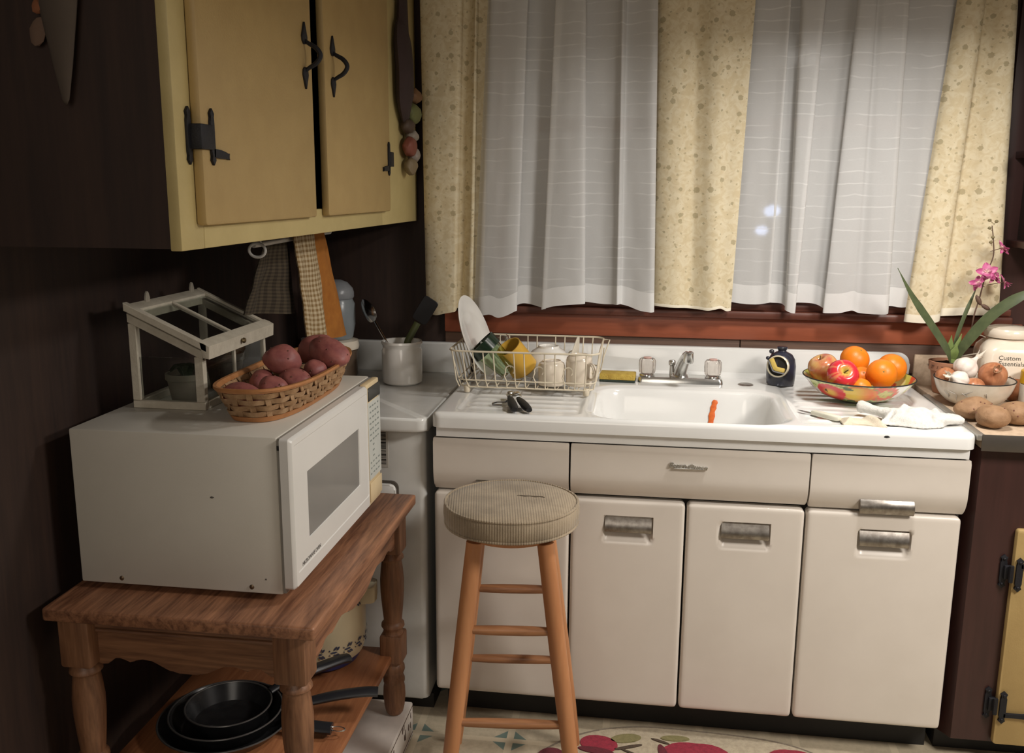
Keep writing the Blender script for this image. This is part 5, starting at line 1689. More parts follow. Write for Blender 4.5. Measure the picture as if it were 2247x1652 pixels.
put('mouth_rim', bm, mat('cream_glaze', (0.70, 0.64, 0.48), 0.25), hd_)
bm = B(); lathe(bm, [(0, 0.0025), (0.0282, 0.0025), (0.0282, 0.0045), (0, 0.0045)], fc, 32, Mh)
put('mouth_hollow', bm, KICK, hd_)
bm = B()
blob(bm, HC+Vector((-0.032, -0.006, 0.103)), (0.008, 0.007, 0.007), None, 0, 1, 0, 2); blob(bm, HC+Vector((-0.043, -0.010, 0.083)), (0.006, 0.006, 0.006), None, 0, 1, 0, 2)
put('knobs', bm, NAVY, hd_)
bm = B()
for k, (a, cc, L) in enumerate(((118, (-0.0115, 0.006), 0.036), (-8, (0.0085, -0.009), 0.030))):
    M4 = Matrix.Translation(fc) @ Mh.to_4x4()
    up_in = (Mh.inverted() @ Vector((0, 0, 1)))
    ang0 = math.degrees(math.atan2(up_in.y, up_in.x))-90
    R4 = Matrix.Rotation(radians(ang0), 4, 'Z') @ Matrix.Translation((cc[0], cc[1], 0.012)) @ Matrix.Rotation(radians(a), 4, 'Z')
    box(bm, (-L/2, -0.0065, -0.006), (L/2, 0.0065, 0.008), 0.003, 2, M=M4 @ R4)
fm = solo('sponge', bm, mat('pale_yellow_foam', (0.66, 0.49, 0.13), 0.9, col2=(0.58, 0.42, 0.10), ns=60, bmp=0.6, bs=300), 'folded yellow sponge stuffed in the dark blue holder', 'sponge', fc)
bm = B()
for k, (a, cc, L) in enumerate(((118, (-0.0185, 0.001), 0.036), (-8, (0.0065, -0.0175), 0.034))):
    R4 = Matrix.Rotation(radians(ang0), 4, 'Z') @ Matrix.Translation((cc[0], cc[1], 0.011)) @ Matrix.Rotation(radians(a), 4, 'Z')
    box(bm, (-L/2, -0.0025, -0.005), (L/2, 0.0025, 0.007), 0.001, 1, M=M4 @ R4)
put('scouring_pad', bm, mat('grey_scourer', (0.22, 0.22, 0.23), 0.9), fm)

# can opener with black grips
op = thing('can_opener', 'can opener with two black handles on the left drainboard', 'can opener', (0.21, -0.57, 0.912))
zo = 0.9150
def grip(p0, p1, w):
    bm = B(); a, b_ = Vector(p0), Vector(p1)
    P = [a.lerp(b_, k/8) for k in range(9)]
    tube(bm, P, [0.55, 0.75, 0.9, 1, 1.05, 1.08, 1.05, 0.98, 0.72], 14, flat=(0.0085, w, (0, 0, 1)))
    put('grip', bm, mat('black_grip', (0.012, 0.012, 0.013), 0.55, bmp=0.1), op)
grip((0.190, -0.505, zo+0.013), (0.223, -0.640, zo+0.010), 0.0115)
grip((0.216, -0.515, zo+0.013), (0.262, -0.640, zo+0.010), 0.0115)
bm = B()
box(bm, (-0.020, -0.014, 0), (0.022, 0.020, 0.003), 0.001, 1, M=Matrix.Translation((0.198, -0.485, zo+0.012)) @ Matrix.Rotation(radians(15), 4, 'Z'))
lathe(bm, [(0, 0.004), (0.010, 0.004), (0.0125, 0.001), (0.010, -0.002), (0, -0.002)], (0.205, -0.478, zo+0.018), 20, mod=lambda t, z: 1+0.08*cos(14*t))
lathe(bm, [(0, 0.004), (0.0075, 0.004), (0.009, 0.0), (0, -0.001)], (0.187, -0.476, zo+0.018), 16)
put('cutter_head', bm, CHROME, op)
bm = B()
tube(bm, [(0.180, -0.530, zo+0.004), (0.158, -0.533, zo+0.003), (0.148, -0.548, zo+0.0025), (0.152, -0.566, zo+0.0025), (0.178, -0.570, zo+0.004)], 0.0026, 8)
tube(bm, [(0.198, -0.490, zo+0.006), (0.180, -0.530, zo+0.004)], 0.003, 8)
put('turning_key', bm, STEEL, op)

# ================================================================== enamel bowl of fruit
FB = Vector((1.169, -0.300, 0.9145))
VIEW = math.atan2(-3.0061+0.300, 0.5511-1.169)
fb = thing('fruit_bowl', 'enamel bowl painted with red apples holding oranges and apples', 'bowl', FB)
pr = [(0, 0.0), (0.056, 0.0), (0.060, 0.001), (0.066, 0.003), (0.090, 0.010), (0.112, 0.021), (0.129, 0.036), (0.143, 0.053), (0.1535, 0.0665)]
o_pts = catmull([(r, z, 0) for r, z in pr[3:]], 7)
outer = [(r, z) for r, z in pr[:3]]+[(p.x, p.y) for p in o_pts]
inner = [(r-0.0022, z+0.0016) for r, z in reversed(outer[3:])]+[(0.050, 0.0035), (0, 0.0035)]
bm = B(); lathe(bm, outer+inner, FB, 200)
bo = put('bowl_shell', bm, vcol('printed_enamel', 0.16, 0.5), fb, recalc=True)
def spot(phi, h, cp, ch, a, b_, tilt=0):
    """how far inside a printed ellipse: <1 inside"""
    u, w = (phi-cp), (h-ch)
    c_, s_ = cos(radians(tilt)), sin(radians(tilt))
    U, W_ = u*c_+w*s_, -u*s_+w*c_
    return math.hypot(U/a, W_/b_)
def bowl_paint(p):
    r = math.hypot(p.x, p.y); z = p.z
    outside = False
    # outer skin lies lower than the inner one at the same radius
    best = min(outer[3:], key=lambda q: abs(q[0]-r))
    outside = z < best[1]+0.0009
    phi = math.atan2(p.y, p.x)-VIEW
    phi = (phi+pi) % (2*pi)-pi
    if not outside:
        n_ = noise.noise(Vector((p.x*28, p.y*28, 1)))
        if r > 0.10:
            k = noise.noise(Vector((p.x*16, p.y*16, 7)))
            if k > 0.22:
                return (0.62, 0.10, 0.05)
            return (0.52, 0.56, 0.12) if n_ < 0.25 else (0.70, 0.70, 0.30)
        return (0.72, 0.72, 0.62)
    h = z/0.0665
    per = 2*pi/3
    phi = (phi+pi/3+per*10) % per-pi/3      # the print repeats three times round the bowl
    base = (0.78, 0.79, 0.76)
    wob_ = noise.noise(Vector((phi*5, h*3, 2)))
    if h > 0.60+0.25*wob_ and phi < 0.3:
        base = (0.56, 0.62, 0.26)
        if noise.noise(Vector((phi*14, h*6, 5))) > 0.2:
            base = (0.30, 0.38, 0.12)
    if h < 0.33+0.18*wob_:
        base = (0.42, 0.48, 0.14) if noise.noise(Vector((phi*10, h*8, 4))) > -0.15 else (0.10, 0.14, 0.05)
    s = spot(phi, h, 0.56, 0.62, 0.30, 0.40, 8)+0.25*noise.noise(Vector((phi*12, h*7, 9)))
    if s < 1:
        base = (0.66, 0.13, 0.08) if s > 0.45 else (0.50, 0.46, 0.16)
        if noise.noise(Vector((phi*20, h*10, 3))) > 0.25:
            base = (0.30, 0.30, 0.10)
    s = spot(phi, h, 0.02, 0.58, 0.37, 0.40, 0)
    if s < 1:
        k = smooth((phi-0.02+0.1)/0.40)
        base = tuple(a*(1-k)+b_*k for a, b_ in zip((0.72, 0.50, 0.07), (0.70, 0.16, 0.045)))
        if s > 0.82:
            base = (0.66, 0.22, 0.05)
    s = spot(phi, h, -0.58, 0.52, 0.34, 0.40, -6)
    if s < 1:
        k = smooth((s-0.15)/0.5)
        base = tuple(a*(1-k)+b_*k for a, b_ in zip((0.74, 0.46, 0.08), (0.62, 0.035, 0.045)))
        if spot(phi, h, -0.66, 0.60, 0.03, 0.07, 0) < 1:
            base = (0.05, 0.04, 0.02)
    for cp_, ch_, a_, b_, t_ in ((-0.18, 0.82, 0.11, 0.07, -35), (0.30, 0.22, 0.09, 0.08, 10), (-0.15, 0.20, 0.12, 0.07, 0), (0.18, 0.10, 0.1, 0.05, 0)):
        if spot(phi, h, cp_, ch_, a_, b_, t_) < 1:
            base = (0.07, 0.12, 0.04)
    return base
paint(bo, bowl_paint)
bm = B(); tube(bm, [(FB.x+0.1525*cos(2*pi*k/80), FB.y+0.1525*sin(2*pi*k/80), FB.z+0.0668) for k in range(80)], 0.0019, 8, closed=True)
put('black_rim', bm, KICK, fb)

ORANGE = mat('orange_peel', (0.83, 0.235, 0.012), 0.38, col2=(0.78, 0.20, 0.010), ns=20, bmp=0.35, bs=420, bdist=0.0008)
def orange(label, c, r, R_):
    t = thing('orange', label, 'orange', c, 'oranges in the enamel bowl')
    bm = B(); lathe(bm, [(0, -r*.97)]+[(r*cos(radians(a)), r*.97*sin(radians(a))) for a in range(-80, 81, 8)]+[(r*.06, r*.955), (0, r*.94)], c, 40, R_, mod=lambda q, z: 1+0.008*sin(3*q))
    put('peel', bm, ORANGE, t, ang=80)
    bm = B(); lathe(bm, [(0, r*.965), (r*.05, r*.96), (r*.07, r*.945), (0, r*.935)], c, 12, R_, mod=lambda q, z: 1+0.2*cos(5*q))
    put('stem_button', bm, mat('green_brown_button', (0.16, 0.15, 0.04), 0.8), t)
orange('topmost orange at the back of the enamel bowl', (1.168, -0.238, 1.017), 0.0415, rot(x=30, y=20))
orange('orange at the far right of the enamel bowl, tilted on the rim', (1.268, -0.258, 1.000), 0.0415, rot(x=-30, y=60))
orange('large orange at the front right of the enamel bowl', (1.220, -0.345, 0.9985), 0.0415, rot(x=70, y=-20))
orange('orange half hidden in the middle of the bowl behind the red apple', (1.176, -0.305, 0.976), 0.034, rot(x=50))
orange('small orange low at the front rim between apple and large orange', (1.156, -0.388, 0.962), 0.030, rot(x=80))

def apple(label, c, r, R_, colfn, group):
    t = thing('apple', label, 'apple', c, group)
    prof = [(0, -r*.74), (r*.12, -r*.80), (r*.32, -r*.88), (r*.60, -r*.76), (r*.86, -r*.42), (r*1.0, r*.05), (r*.98, r*.38), (r*.82, r*.70), (r*.55, r*.86), (r*.30, r*.84), (r*.14, r*.70), (r*.05, r*.55), (0, r*.50)]
    P = catmull([(a, b_, 0) for a, b_ in prof], 4)
    bm = B(); lathe(bm, [(max(0, p.x) if 0 < i < len(P)-1 else 0, p.y) for i, p in enumerate(P)], c, 48, R_, mod=lambda q, z: 1+0.02*cos(5*q)*(1 if z < 0 else 0.6))
    o_ = put('apple_flesh', bm, vcol('apple_skin', 0.22, 0.3), t, ang=80)
    Ri = R_.inverted()
    paint(o_, lambda p: colfn(Ri @ p, r))
    bm = B(); C_ = Vector(c)
    tube(bm, [C_+R_ @ Vector(q) for q in ((0, 0, r*.5), (r*.03, 0, r*.75), (r*.12, r*.03, r*.98))], 0.0016, 8)
    put('stem', bm, mat('apple_stem', (0.12, 0.07, 0.03), 0.8), t)
def red_apple(p, r):
    d = math.hypot(p.x, p.y)/r
    a = math.atan2(p.y, p.x)
    n_ = noise.noise(Vector((cos(a)*5, sin(a)*5, p.z/r*0.8)))
    k = smooth((d-0.10)/0.45+0.25*n_) if p.z > 0 else 1
    c1, c2 = (0.66, 0.50, 0.10), (0.60, 0.030, 0.045)
    if n_ > 0.3 and d > 0.4:
        c2 = (0.68, 0.20, 0.09)
    return tuple(x*(1-k)+y*k for x, y in zip(c1, c2))
def dull_apple(p, r):
    n_ = noise.noise(Vector((p.x/r*2, p.y/r*2, p.z/r*2)))
    f_ = noise.noise(Vector((p.x/r*14, p.y/r*14, p.z/r*14)))
    k = smooth(0.55+0.7*n_+0.25*f_)
    return tuple(x*(1-k)+y*k for x, y in zip((0.60, 0.36, 0.13), (0.52, 0.13, 0.075)))
apple('glossy red apple with its dimple showing at the front of the bowl', (1.108, -0.370, 0.9935), 0.0435, rot(x=56, y=8), red_apple, 'apples in the enamel bowl')
apple('dull reddish apple at the left rim of the enamel bowl', (1.073, -0.287, 0.9975), 0.0415, rot(x=10, y=-25), dull_apple, 'apples in the enamel bowl')

# knife and cloths
kn = thing('paring_knife', 'paring knife with a pale handle lying before the fruit bowl', 'knife', (1.03, -0.54, 0.915))
kd = Vector((1.062-0.976, -0.578+0.478, 0)).normalized()
ks = Vector((-kd.y, kd.x, 0))
k0 = Vector((0.976, -0.478, 0.9165))
bm = B()
prism(bm, [(0.0, 0.0), (0.020, 0.006), (0.055, 0.0085), (0.055, -0.0065), (0.02, -0.006)], 'xy', -0.0006, 0.0008, M=frame4(k0, kd, ks))
put('blade', bm, STEEL, kn)
bm = B(); prism(bm, [(0.052, 0.0085), (0.10, 0.0105), (0.132, 0.0125), (0.138, 0.006), (0.138, -0.006), (0.132, -0.0105), (0.10, -0.009), (0.052, -0.0085)], 'xy', -0.002, 0.010, 0.003, 2, M=frame4(k0, kd, ks))
put('handle', bm, mat('ivory_handle', (0.72, 0.70, 0.58), 0.4), kn)

def terry(name, shapes, label, m, vox=0.0042, cloud=0.0035):
    """crumpled cloth: overlapping lobes fused into one skin and roughened"""
    bm = B(); shapes(bm)
    o_ = solo(name, bm, m, label, 'cloth', (1.25, -0.60, 0.913))
    r_ = o_.modifiers.new('fuse', 'REMESH'); r_.mode = 'VOXEL'; r_.voxel_size = vox; r_.use_smooth_shade = True
    s_ = o_.modifiers.new('soften', 'SMOOTH'); s_.factor = 0.5; s_.iterations = 3
    tx = bpy.data.textures.new(name+'_tx', 'CLOUDS'); tx.noise_scale = 0.006
    d_ = o_.modifiers.new('pile', 'DISPLACE'); d_.texture = tx; d_.strength = cloud; d_.mid_level = 0.5; d_.texture_coords = 'GLOBAL'
    return o_
TERRY = mat('white_terry', (0.72, 0.70, 0.66), 0.95, col2=(0.64, 0.62, 0.57), ns=120, bmp=1.0, bs=480, sheen=0.3)
def wash(bm):
    def fsheet(u, v):
        # quadrilateral footprint swelling up in the middle with folds
        a = Vector((1.142+0.175*u, -0.628+0.012*sin(u*7)+0.004*u, 0)); c_ = Vector((1.196+0.150*u, -0.520-0.012*u, 0))
        p = a.lerp(c_, v)
        e = min(1, 6*min(u, 1-u, v, 1-v)+0.02)
        hgt = 0.018*smooth(e)+0.020*smooth(min(u, 1-u)*3.5)*smooth(v*1.6)*smooth((1-v)*5)
        hgt += 0.011*noise.noise(Vector((u*5, v*4, 3)))*smooth(e) - 0.013*math.exp(-((u-0.16-0.12*v)/0.035)**2)*smooth(e) - 0.010*math.exp(-((u-0.80+0.10*v)/0.03)**2)*smooth(e)
        return Vector((p.x, p.y, 0.9155+max(hgt, 0.001)))
    top = grid_sheet(bm, fsheet, 44, 26)
    bot = grid_sheet(bm, lambda u, v: Vector((fsheet(u, v).x, fsheet(u, v).y, 0.9145)), 44, 26)
    nv, nu = 26, 44
    for j in range(nv):
        for i in (0, nu):
            bm.faces.new((top[j][i], top[j+1][i], bot[j+1][i], bot[j][i]))
    for i in range(nu):
        for j in (0, nv):
            bm.faces.new((top[j][i], top[j][i+1], bot[j][i+1], bot[j][i]))
    P = catmull([(1.128, -0.498, 0.936), (1.142, -0.508, 0.938), (1.165, -0.528, 0.934), (1.195, -0.552, 0.934), (1.225, -0.575, 0.935)], 5)
    tube(bm, P, [0.6, .95, 1.05, 1.05, 1, .95, .9, .85, .8, .78, .75, .75, .8, .8, .85, .85, .9, .9, 1, 1, 1][:len(P)], 14, flat=(0.0165, 0.0185, (0, 0, 1)))
    P = catmull([(1.285, -0.585, 0.931), (1.315, -0.580, 0.931), (1.350, -0.568, 0.928), (1.366, -0.560, 0.925)], 6)
    n = len(P)
    tube(bm, P, [1.0-0.35*i/n for i in range(n)], 14, flat=(0.017, 0.032, (0, 0, 1)))
terry('washcloth', wash, 'white terry washcloth crumpled on the sink edge near the counter', TERRY)
def rag(bm):
    def f(u, v):
        x = 1.068+0.105*u; y = -0.618+0.050*v+0.010*sin(u*5)-0.004
        e = min(1, 5*min(u, 1-u, v, 1-v)+0.05)
        z = 0.9165+0.012*max(0, sin(u*9+v*2))*e+0.006*e
        return Vector((x, y, z))
    a = grid_sheet(bm, f, 30, 14)
    b_ = grid_sheet(bm, lambda u, v: f(u, v)-Vector((0, 0, 0.0045 if 0 else 0.0042)), 30, 14)
    for j in range(14):
        for i in (0, 30):
            bm.faces.new((a[j][i], a[j+1][i], b_[j+1][i], b_[j][i]))
    for i in range(30):
        for j in (0, 14):
            bm.faces.new((a[j][i], a[j][i+1], b_[j][i+1], b_[j][i]))
bm = B(); rag(bm)
solo('thin_rag', bm, mat('cream_rag', (0.66, 0.58, 0.45), 0.95, col2=(0.60, 0.52, 0.40), ns=80, bmp=0.5, bs=400), 'thin cream rag between the knife and the white washcloth', 'cloth', (1.12, -0.60, 0.913))

# ================================================================== things on the laminate counter (z = 0.908)
CZ = 0.9085
VB = Vector((1.485, -0.290, CZ))
vb = thing('vegetable_bowl', 'white bowl with a dark rim holding onions and garlic', 'bowl', VB)
o_pts = catmull([(0.050, 0.003, 0), (0.066, 0.009, 0), (0.084, 0.024, 0), (0.097, 0.045, 0), (0.1065, 0.074, 0)], 6)
outer2 = [(0, 0), (0.046, 0), (0.050, 0.003)]+[(p.x, p.y) for p in o_pts[1:]]
inner2 = [(r-0.0025, z+0.0012) for r, z in reversed(outer2[3:])]+[(0.044, 0.0065), (0, 0.0065)]
bm = B(); lathe(bm, outer2+inner2, VB, 120)
put('bowl_shell', bm, mat('cream_enamel_bowl', (0.68, 0.63, 0.53), 0.22, col2=(0.60, 0.54, 0.44), ns=26, coat=0.4), vb)
bm = B(); tube(bm, [(VB.x+0.1053*cos(2*pi*k/60), VB.y+0.1053*sin(2*pi*k/60), VB.z+0.0752) for k in range(60)], 0.0017, 8, closed=True)
put('dark_rim', bm, KICK, vb)
bm = B()
V2 = math.atan2(-3.0061+0.29, 0.5511-1.485)
for a, z, L, ti in ((-0.75, 0.040, 0.022, 60), (-0.70, 0.034, 0.018, 110), (-0.55, 0.046, 0.02, 20), (-0.15, 0.050, 0.035, 150), (-0.2, 0.044, 0.02, 40), (0.35, 0.046, 0.02, 70), (-0.45, 0.030, 0.02, 100)):
    rr_ = 0.066+0.031*math.sqrt(max(0, (z-0.009)/0.036))
    th = V2+a
    Cn = Vector((VB.x+rr_*cos(th), VB.y+rr_*sin(th), VB.z+z)); tn = Vector((-sin(th), cos(th), 0)); nn = Vector((cos(th), sin(th), -0.7)).normalized(); upv = nn.cross(tn)*-1
    d_ = tn*cos(radians(ti))+upv*sin(radians(ti))
    tube(bm, [Cn-d_*L/2+nn*.0012, Cn+nn*.0022, Cn+d_*L/2+nn*.0012], [0.0008, 0.0014, 0.0006], 6)
put('painted_twigs', bm, mat('grey_twig_print', (0.36, 0.33, 0.29), 0.5), vb)

def onion_mat():
    m, nt, b, out = principled('brown_onion_skin')
    v = obj_coord(nt, (1, 1, 0.25))
    n1 = noise_tex(nt, v, 70, 4, 0.6, 0.5)
    n2 = noise_tex(nt, obj_coord(nt), 16, 3)
    c = mix_col(nt, ramp(nt, n1, 0.38, 0.66), (0.50, 0.215, 0.105), (0.36, 0.130, 0.058))
    c = mix_col(nt, math_node(nt, 'MULTIPLY', ramp(nt, n2, 0.55, 0.75), 0.5), c, (0.55, 0.30, 0.17))
    nt.links.new(c, b.inputs['Base Color'])
    b.inputs['Roughness'].default_value = 0.32
    return m
ONI = onion_mat()
DRY = mat('dry_onion_skin', (0.52, 0.33, 0.20), 0.8, col2=(0.40, 0.22, 0.12), ns=60)
def onion(label, c, r, R_, group):
    t = thing('onion', label, 'onion', c, group)
    P = catmull([(0, -r*.92, 0), (r*.30, -r*.90, 0), (r*.78, -r*.62, 0), (r, 0, 0), (r*.80, r*.60, 0), (r*.36, r*.92, 0), (r*.14, r*1.12, 0), (r*.11, r*1.30, 0)], 5)
    bm = B(); lathe(bm, [(max(0, p.x) if i else 0, p.y) for i, p in enumerate(P)]+[(0, r*1.28)], c, 40, R_, mod=lambda q, z: 1+0.012*cos(6*q))
    put('bulb', bm, ONI, t, ang=70)
    bm = B()
    random.seed(int(c[0]*1000))
    C_ = Vector(c)
    for k in range(7):
        a = 2*pi*k/7
        e = Vector((r*.30*cos(a), r*.30*sin(a), r*(1.45+0.25*random.random())))
        tube(bm, [C_+R_ @ Vector((r*.08*cos(a), r*.08*sin(a), r*1.12)), C_+R_ @ (e*0.86), C_+R_ @ e], [1.0, 1.0, 0.2], 6, flat=(0.0010, 0.0045, R_ @ Vector((cos(a), sin(a), 0))))
    put('dry_neck', bm, DRY, t)
def garlic(label, c, r, R_, group, stalk=True):
    t = thing('garlic_bulb', label, 'garlic', c, group)
    P = catmull([(0, -r*.72, 0), (r*.34, -r*.80, 0), (r*.80, -r*.55, 0), (r, -r*.02, 0), (r*.78, r*.50, 0), (r*.38, r*.86, 0), (r*.20, r*1.15, 0), (r*.17, r*1.45, 0)], 5)
    bm = B(); lathe(bm, [(max(0, p.x) if i else 0, p.y) for i, p in enumerate(P)]+[(0, r*1.42)], c, 64, R_, mod=lambda q, z: 1+0.075*abs(cos(3.5*q+0.4))*(1 if z < r*.8 else 0.3)-0.04)
    put('bulb', bm, mat('garlic_skin', (0.80, 0.755, 0.68), 0.5, col2=(0.72, 0.62, 0.55), ns=30, bmp=0.3, bs=120), t, ang=80)
    bm = B(); C_ = Vector(c)
    for k in range(9 if stalk else 5):
        a = 2*pi*k/9+0.3
        e = Vector((r*.34*cos(a), r*.34*sin(a), r*(1.9+0.35*sin(k*2.3))))
        tube(bm, [C_+R_ @ Vector((r*.14*cos(a), r*.14*sin(a), r*1.35)), C_+R_ @ Vector((r*.22*cos(a), r*.22*sin(a), r*1.65)), C_+R_ @ e], [1.0, .9, 0.25], 6, flat=(0.0009, 0.0042, R_ @ Vector((cos(a), sin(a), 0))))
    put('papery_stalk', bm, mat('papery_skin', (0.70, 0.64, 0.54), 0.8), t)
garlic('larger garlic bulb with a frilly stalk on top of the vegetable bowl', (1.468, -0.262, 1.007), 0.034, rot(x=-18, y=48), 'garlic in the white bowl')
garlic('smaller garlic bulb lying at the front left rim of the vegetable bowl', (1.430, -0.330, 0.984), 0.0275, rot(x=30, y=-62), 'garlic in the white bowl', False)
onion('brown onion at the right rim on top of the vegetable bowl', (1.533, -0.288, 0.993), 0.0385, rot(x=60, y=-15), 'onions with the white bowl')
onion('brown onion at the left edge inside the vegetable bowl, behind garlic', (1.416, -0.262, 0.979), 0.0290, rot(x=70, y=-30), 'onions with the white bowl')
onion('brown onion low in the vegetable bowl showing over the front rim', (1.472, -0.330, 0.962), 0.0310, rot(x=100), 'onions with the white bowl')
onion('brown onion with dry neck on the counter right of the vegetable bowl', (1.615, -0.215, CZ+0.0355), 0.0385, rot(x=48, y=-38), 'onions with the white bowl')

RUS = mat('russet_skin', (0.33, 0.195, 0.105), 0.7, col2=(0.25, 0.14, 0.07), ns=50, bmp=0.5, bs=200)
G = 'russet potatoes on the counter'
potato('long russet potato on the counter before the vegetable bowl', (1.428, -0.478, CZ+0.0300), (0.054, 0.036, 0.031), rot(z=18), RUS, G, 21, 'russet_potato', amp=0.09)
potato('nearest russet potato with end toward the sink cloth', (1.446, -0.560, CZ+0.0285), (0.040, 0.044, 0.030), rot(z=30), RUS, G, 22, 'russet_potato', amp=0.09)
potato('russet potato at the right behind the nearest one', (1.519, -0.515, CZ+0.0295), (0.046, 0.040, 0.0305), rot(z=-20), RUS, G, 23, 'russet_potato', amp=0.09)
# carrot end at the frame's edge
ca = thing('carrot', 'orange carrot tip at the right edge behind the russet potatoes', 'carrot', (1.59, -0.40, CZ))
bm = B(); P = [(1.556+0.014*k, -0.410+0.010*k, CZ+0.0135) for k in range(10)]
tube(bm, P, [0.007, 0.010, 0.0115, 0.012, 0.0125, 0.013, 0.013, 0.0132, 0.013, 0.011], 14)
put('root', bm, mat('carrot_orange', (0.72, 0.155, 0.025), 0.5), ca)
# spice jar with a yellow lid at the frame's edge
jr = thing('yellow_lid_jar', 'small white jar with yellow lid at the right edge', 'jar', (1.640, -0.285, CZ))
bm = B(); lathe(bm, [(0, CZ), (0.028, CZ), (0.030, CZ+.003), (0.030, CZ+.062), (0.026, CZ+.066), (0, CZ+.066)], (1.640, -0.285, 0), 28)
put('body', bm, mat('pale_jar_label', (0.66, 0.62, 0.55), 0.35), jr)
bm = B(); lathe(bm, [(0, CZ+.066), (0.031, CZ+.066), (0.031, CZ+.100), (0.028, CZ+.103), (0, CZ+.103)], (1.640, -0.285, 0), 28)
put('lid', bm, mat('yellow_lid', (0.62, 0.36, 0.02), 0.4), jr)

# ceramic canister
CN = Vector((1.612, -0.155, CZ))
cn = thing('ceramic_canister', 'cream ceramic canister with grey lettering behind the onion', 'canister', CN)
bm = B()
rings = []
for r_, z in ((0.074, 0.0), (0.078, 0.003), (0.0785, 0.02), (0.0785, 0.132), (0.076, 0.149), (0.066, 0.163), (0.058, 0.169), (0.057, 0.175)):
    k = 0.030+0.6*max(0, (z-0.132))*0.8
    k = min(k, r_-0.002)
    Rz = Matrix.Rotation(radians(-6), 3, 'Z')
    rings.append([CN+Rz @ Vector((x, y, z)) for x, y in rrect(-r_, r_, -r_, r_, k, 7)])
ring_loft(bm, rings, True, True, True)
bdy = put('body', bm, CREAMCER, cn)
bm = B(); lathe(bm, [(0.056, 0.176), (0.064, 0.178), (0.0665, 0.185), (0.066, 0.195), (0.061, 0.203), (0.045, 0.208), (0.02, 0.211), (0, 0.2115)], CN, 44)
bm.faces.new([v for v in bm.verts[:44]])
put('lid', bm, CREAMCER, cn)
MF = Matrix.Translation(CN) @ Matrix.Rotation(radians(-6), 4, 'Z') @ frame4((0.0, -0.0787, 0.118), (1, 0, 0), (0, 0, 1))
GREYINK = mat('grey_ink', (0.075, 0.068, 0.055), 0.5)
lettering('lettering', 'Custom', 0.0180, MF @ Matrix.Translation((-0.010, 0.002, 0)), GREYINK, cn, 0.0003)
lettering('lettering', 'Essentials', 0.0180, MF @ Matrix.Translation((-0.004, -0.0145, 0)), GREYINK, cn, 0.0003)

# potted orchid
OP = Vector((1.462, -0.135, CZ))
oc = thing('potted_orchid', 'pink flowering orchid in a clay pot by the right curtain', 'plant', OP)
bm = B(); lathe(bm, [(0, 0), (0.036, 0), (0.039, 0.003), (0.050, 0.068), (0.055, 0.070), (0.057, 0.096), (0.053, 0.097), (0.050, 0.080), (0, 0.078)], OP, 36)
put('pot', bm, mat('terracotta', (0.42, 0.20, 0.115), 0.8, col2=(0.34, 0.16, 0.09), ns=16), oc)
bm = B(); blob(bm, OP+Vector((0, 0, 0.082)), (0.049, 0.049, 0.011), None, 0.5, 6, 4, 4)
put('bark', bm, mat('dark_bark', (0.04, 0.025, 0.02), 0.95, bmp=1.0, bs=160), oc)
LEAF = mat('strap_leaf_green', (0.095, 0.12, 0.055), 0.42, col2=(0.07, 0.09, 0.042), ns=40)
LEAF2 = mat('fresh_leaf_green', (0.20, 0.27, 0.085), 0.42, col2=(0.14, 0.20, 0.06), ns=40)
b0 = OP+Vector((0.004, -0.010, 0.092))
def strap(pts, w, m, up, nm='leaf'):
    bm = B(); P = catmull(pts, 7); n = len(P)
    tube(bm, P, [max(0.08, min(1.0, 0.55+1.6*i/n))*max(0.10, min(1.0, 2.8*(1-i/(n-1)))) for i in range(n)], 8, flat=(0.0013, w, up))
    put(nm, bm, m, oc)
strap([b0, (1.441, -0.172, 1.045), (1.380, -0.200, 1.124), (1.314, -0.230, 1.206), (1.262, -0.250, 1.287)], 0.0150, LEAF, (0.5, -0.8, 0.35))
strap([b0+Vector((.004, 0, 0)), (1.490, -0.165, 1.058), (1.535, -0.185, 1.135), (1.585, -0.205, 1.190), (1.640, -0.225, 1.225), (1.71, -0.245, 1.235)], 0.0170, LEAF, (-0.5, -0.8, 0.55))
strap([b0+Vector((.002, .004, 0)), (1.475, -0.135, 1.07), (1.490, -0.135, 1.135), (1.508, -0.13, 1.19), (1.522, -0.125, 1.23)], 0.0062, LEAF, (0.1, -1, 0))
strap([b0+Vector((-.004, -.004, 0)), (1.450, -0.15, 1.045), (1.412, -0.175, 1.085), (1.380, -0.19, 1.130)], 0.0070, mat('withered_leaf', (0.15, 0.12, 0.09), 0.7), (0.5, -0.8, 0.3))
strap([b0+Vector((.003, -.006, 0)), (1.474, -0.150, 1.04), (1.484, -0.150, 1.09)], 0.0105, LEAF2, (0.1, -1, 0))
strap([b0+Vector((-.002, -.006, 0)), (1.456, -0.152, 1.04), (1.455, -0.155, 1.085)], 0.0095, LEAF2, (-0.1, -1, 0))
strap([b0, (1.466, -0.158, 1.03), (1.470, -0.162, 1.06)], 0.012, LEAF2, (0, -1, 0))
for P in ([(1.475, -0.15, 1.03), (1.500, -0.16, 1.065), (1.525, -0.165, 1.088), (1.545, -0.168, 1.084)], [(1.478, -0.15, 1.02), (1.510, -0.17, 1.032), (1.545, -0.18, 1.040), (1.585, -0.185, 1.034)], [(1.468, -0.155, 1.00), (1.488, -0.172, 1.008), (1.500, -0.175, 1.018)]):
    bm = B(); tube(bm, catmull(P, 6), 0.0017, 6)
    put('aerial_root', bm, mat('pale_root', (0.40, 0.36, 0.29), 0.7), oc)
STEM = mat('dark_flower_stem', (0.115, 0.065, 0.045), 0.6)
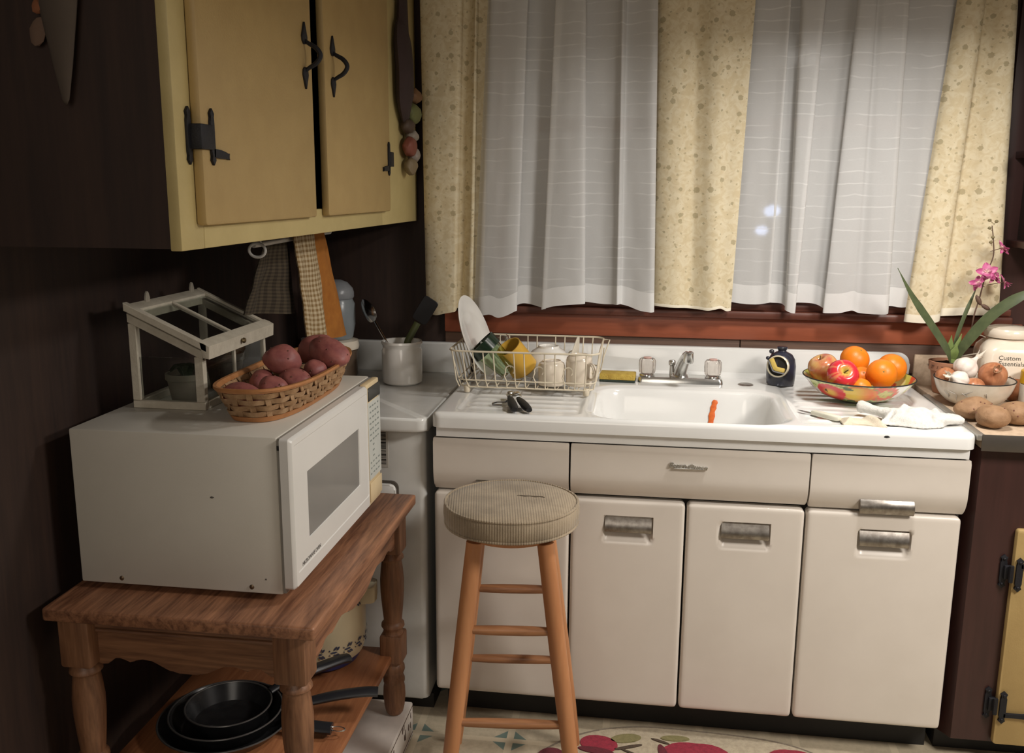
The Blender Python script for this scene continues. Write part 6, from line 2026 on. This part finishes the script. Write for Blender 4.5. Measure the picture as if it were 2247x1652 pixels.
sp_pts = [b0+Vector((.010, 0, 0)), (1.508, -0.145, 1.080), (1.513, -0.150, 1.145), (1.522, -0.150, 1.19), (1.533, -0.150, 1.262), (1.548, -0.150, 1.315), (1.5445, -0.150, 1.360), (1.536, -0.150, 1.405)]
bm = B(); Ps = catmull(sp_pts, 6); tube(bm, Ps, [0.0026-0.0012*i/len(Ps) for i in range(len(Ps))], 8)
for P, r_ in (((1.520, -0.153, 1.19), 0.010), ((1.541, -0.155, 1.170), 0.009)):
    blob(bm, P, (r_*.7, r_*.6, r_*1.7), rot(y=-30 if r_ > .0095 else -60), 0.1, 2, 1, 2)
put('flower_stem', bm, STEM, oc)
for P in ((1.528, -0.150, 1.420), (1.547, -0.150, 1.417), (1.530, -0.150, 1.398), (1.541, -0.152, 1.372), (1.537, -0.152, 1.358)):
    bm = B(); blob(bm, P, (0.0055, 0.004, 0.0045), None, 0.1, 2, 2, 2); tube(bm, [P, (1.540, -0.150, P[2]-0.010)], 0.0009, 6)
    put('bud', bm, mat('olive_bud', (0.22, 0.18, 0.09), 0.6), oc)
def flower(c, R_, s):
    c = Vector(c)
    bm = B()
    def petal(a, L, w, curl, z0=0):
        rows = []
        for j in range(9):
            v = j/8
            wd_ = w*math.sin(pi*min(1, v*0.92+0.06))**0.8
            row = []
            for i in range(5):
                u = -1+i/2
                p = Vector((u*wd_, L*v, curl*v*v+0.003*u*u+z0))
                row.append(c+R_ @ (Matrix.Rotation(a, 3, 'Z') @ p)*s)
            rows.append(row)
        A = [[bm.verts.new(p) for p in r] for r in rows]
        for j in range(8):
            for i in range(4):
                bm.faces.new((A[j][i], A[j][i+1], A[j+1][i+1], A[j+1][i]))
    for k, (L, w) in enumerate(((.026, .010), (.027, .0085), (.026, .0075), (.026, .0075), (.027, .0085))):
        petal(2*pi*k/5+0.2, L, w, 0.006 if k % 2 else -0.004, 0.0004*k)
    petal(pi*1.06, 0.017, 0.012, 0.012, 0.004)
    petal(pi*0.95, 0.013, 0.009, 0.016, 0.006)
    o_ = put('flower', bm, vcol('orchid_petal', 0.5, 0, sheen=0.2), oc, recalc=False, ang=180)
    lc = c-ORG[oc.name]
    def colr(p):
        d = (p-lc).length/(0.026*s)
        k = smooth((d-0.08)/0.38)
        n_ = noise.noise(p*90)
        edge_ = (0.52, 0.085, 0.25) if n_ < 0.15 else (0.68, 0.24, 0.40)
        return tuple(x*(1-k)+y*k for x, y in zip((0.80, 0.62, 0.52), edge_))
    paint(o_, colr)
    bm = B(); tube(bm, [c, c+(Vector((1.535, -0.150, c.z-0.012))-c)*0.9], 0.0010, 6)
    put('flower_stalk', bm, STEM, oc)
flower((1.566, -0.158, 1.342), rot(x=62, y=25, z=35), 0.95)
flower((1.531, -0.166, 1.272), rot(x=80, y=0, z=-15), 1.15)
flower((1.512, -0.160, 1.240), rot(x=70, y=-10, z=-50), 0.95)
flower((1.549, -0.165, 1.262), rot(x=75, y=20, z=30), 1.0)
flower((1.580, -0.160, 1.245), rot(x=70, y=10, z=60), 0.9)
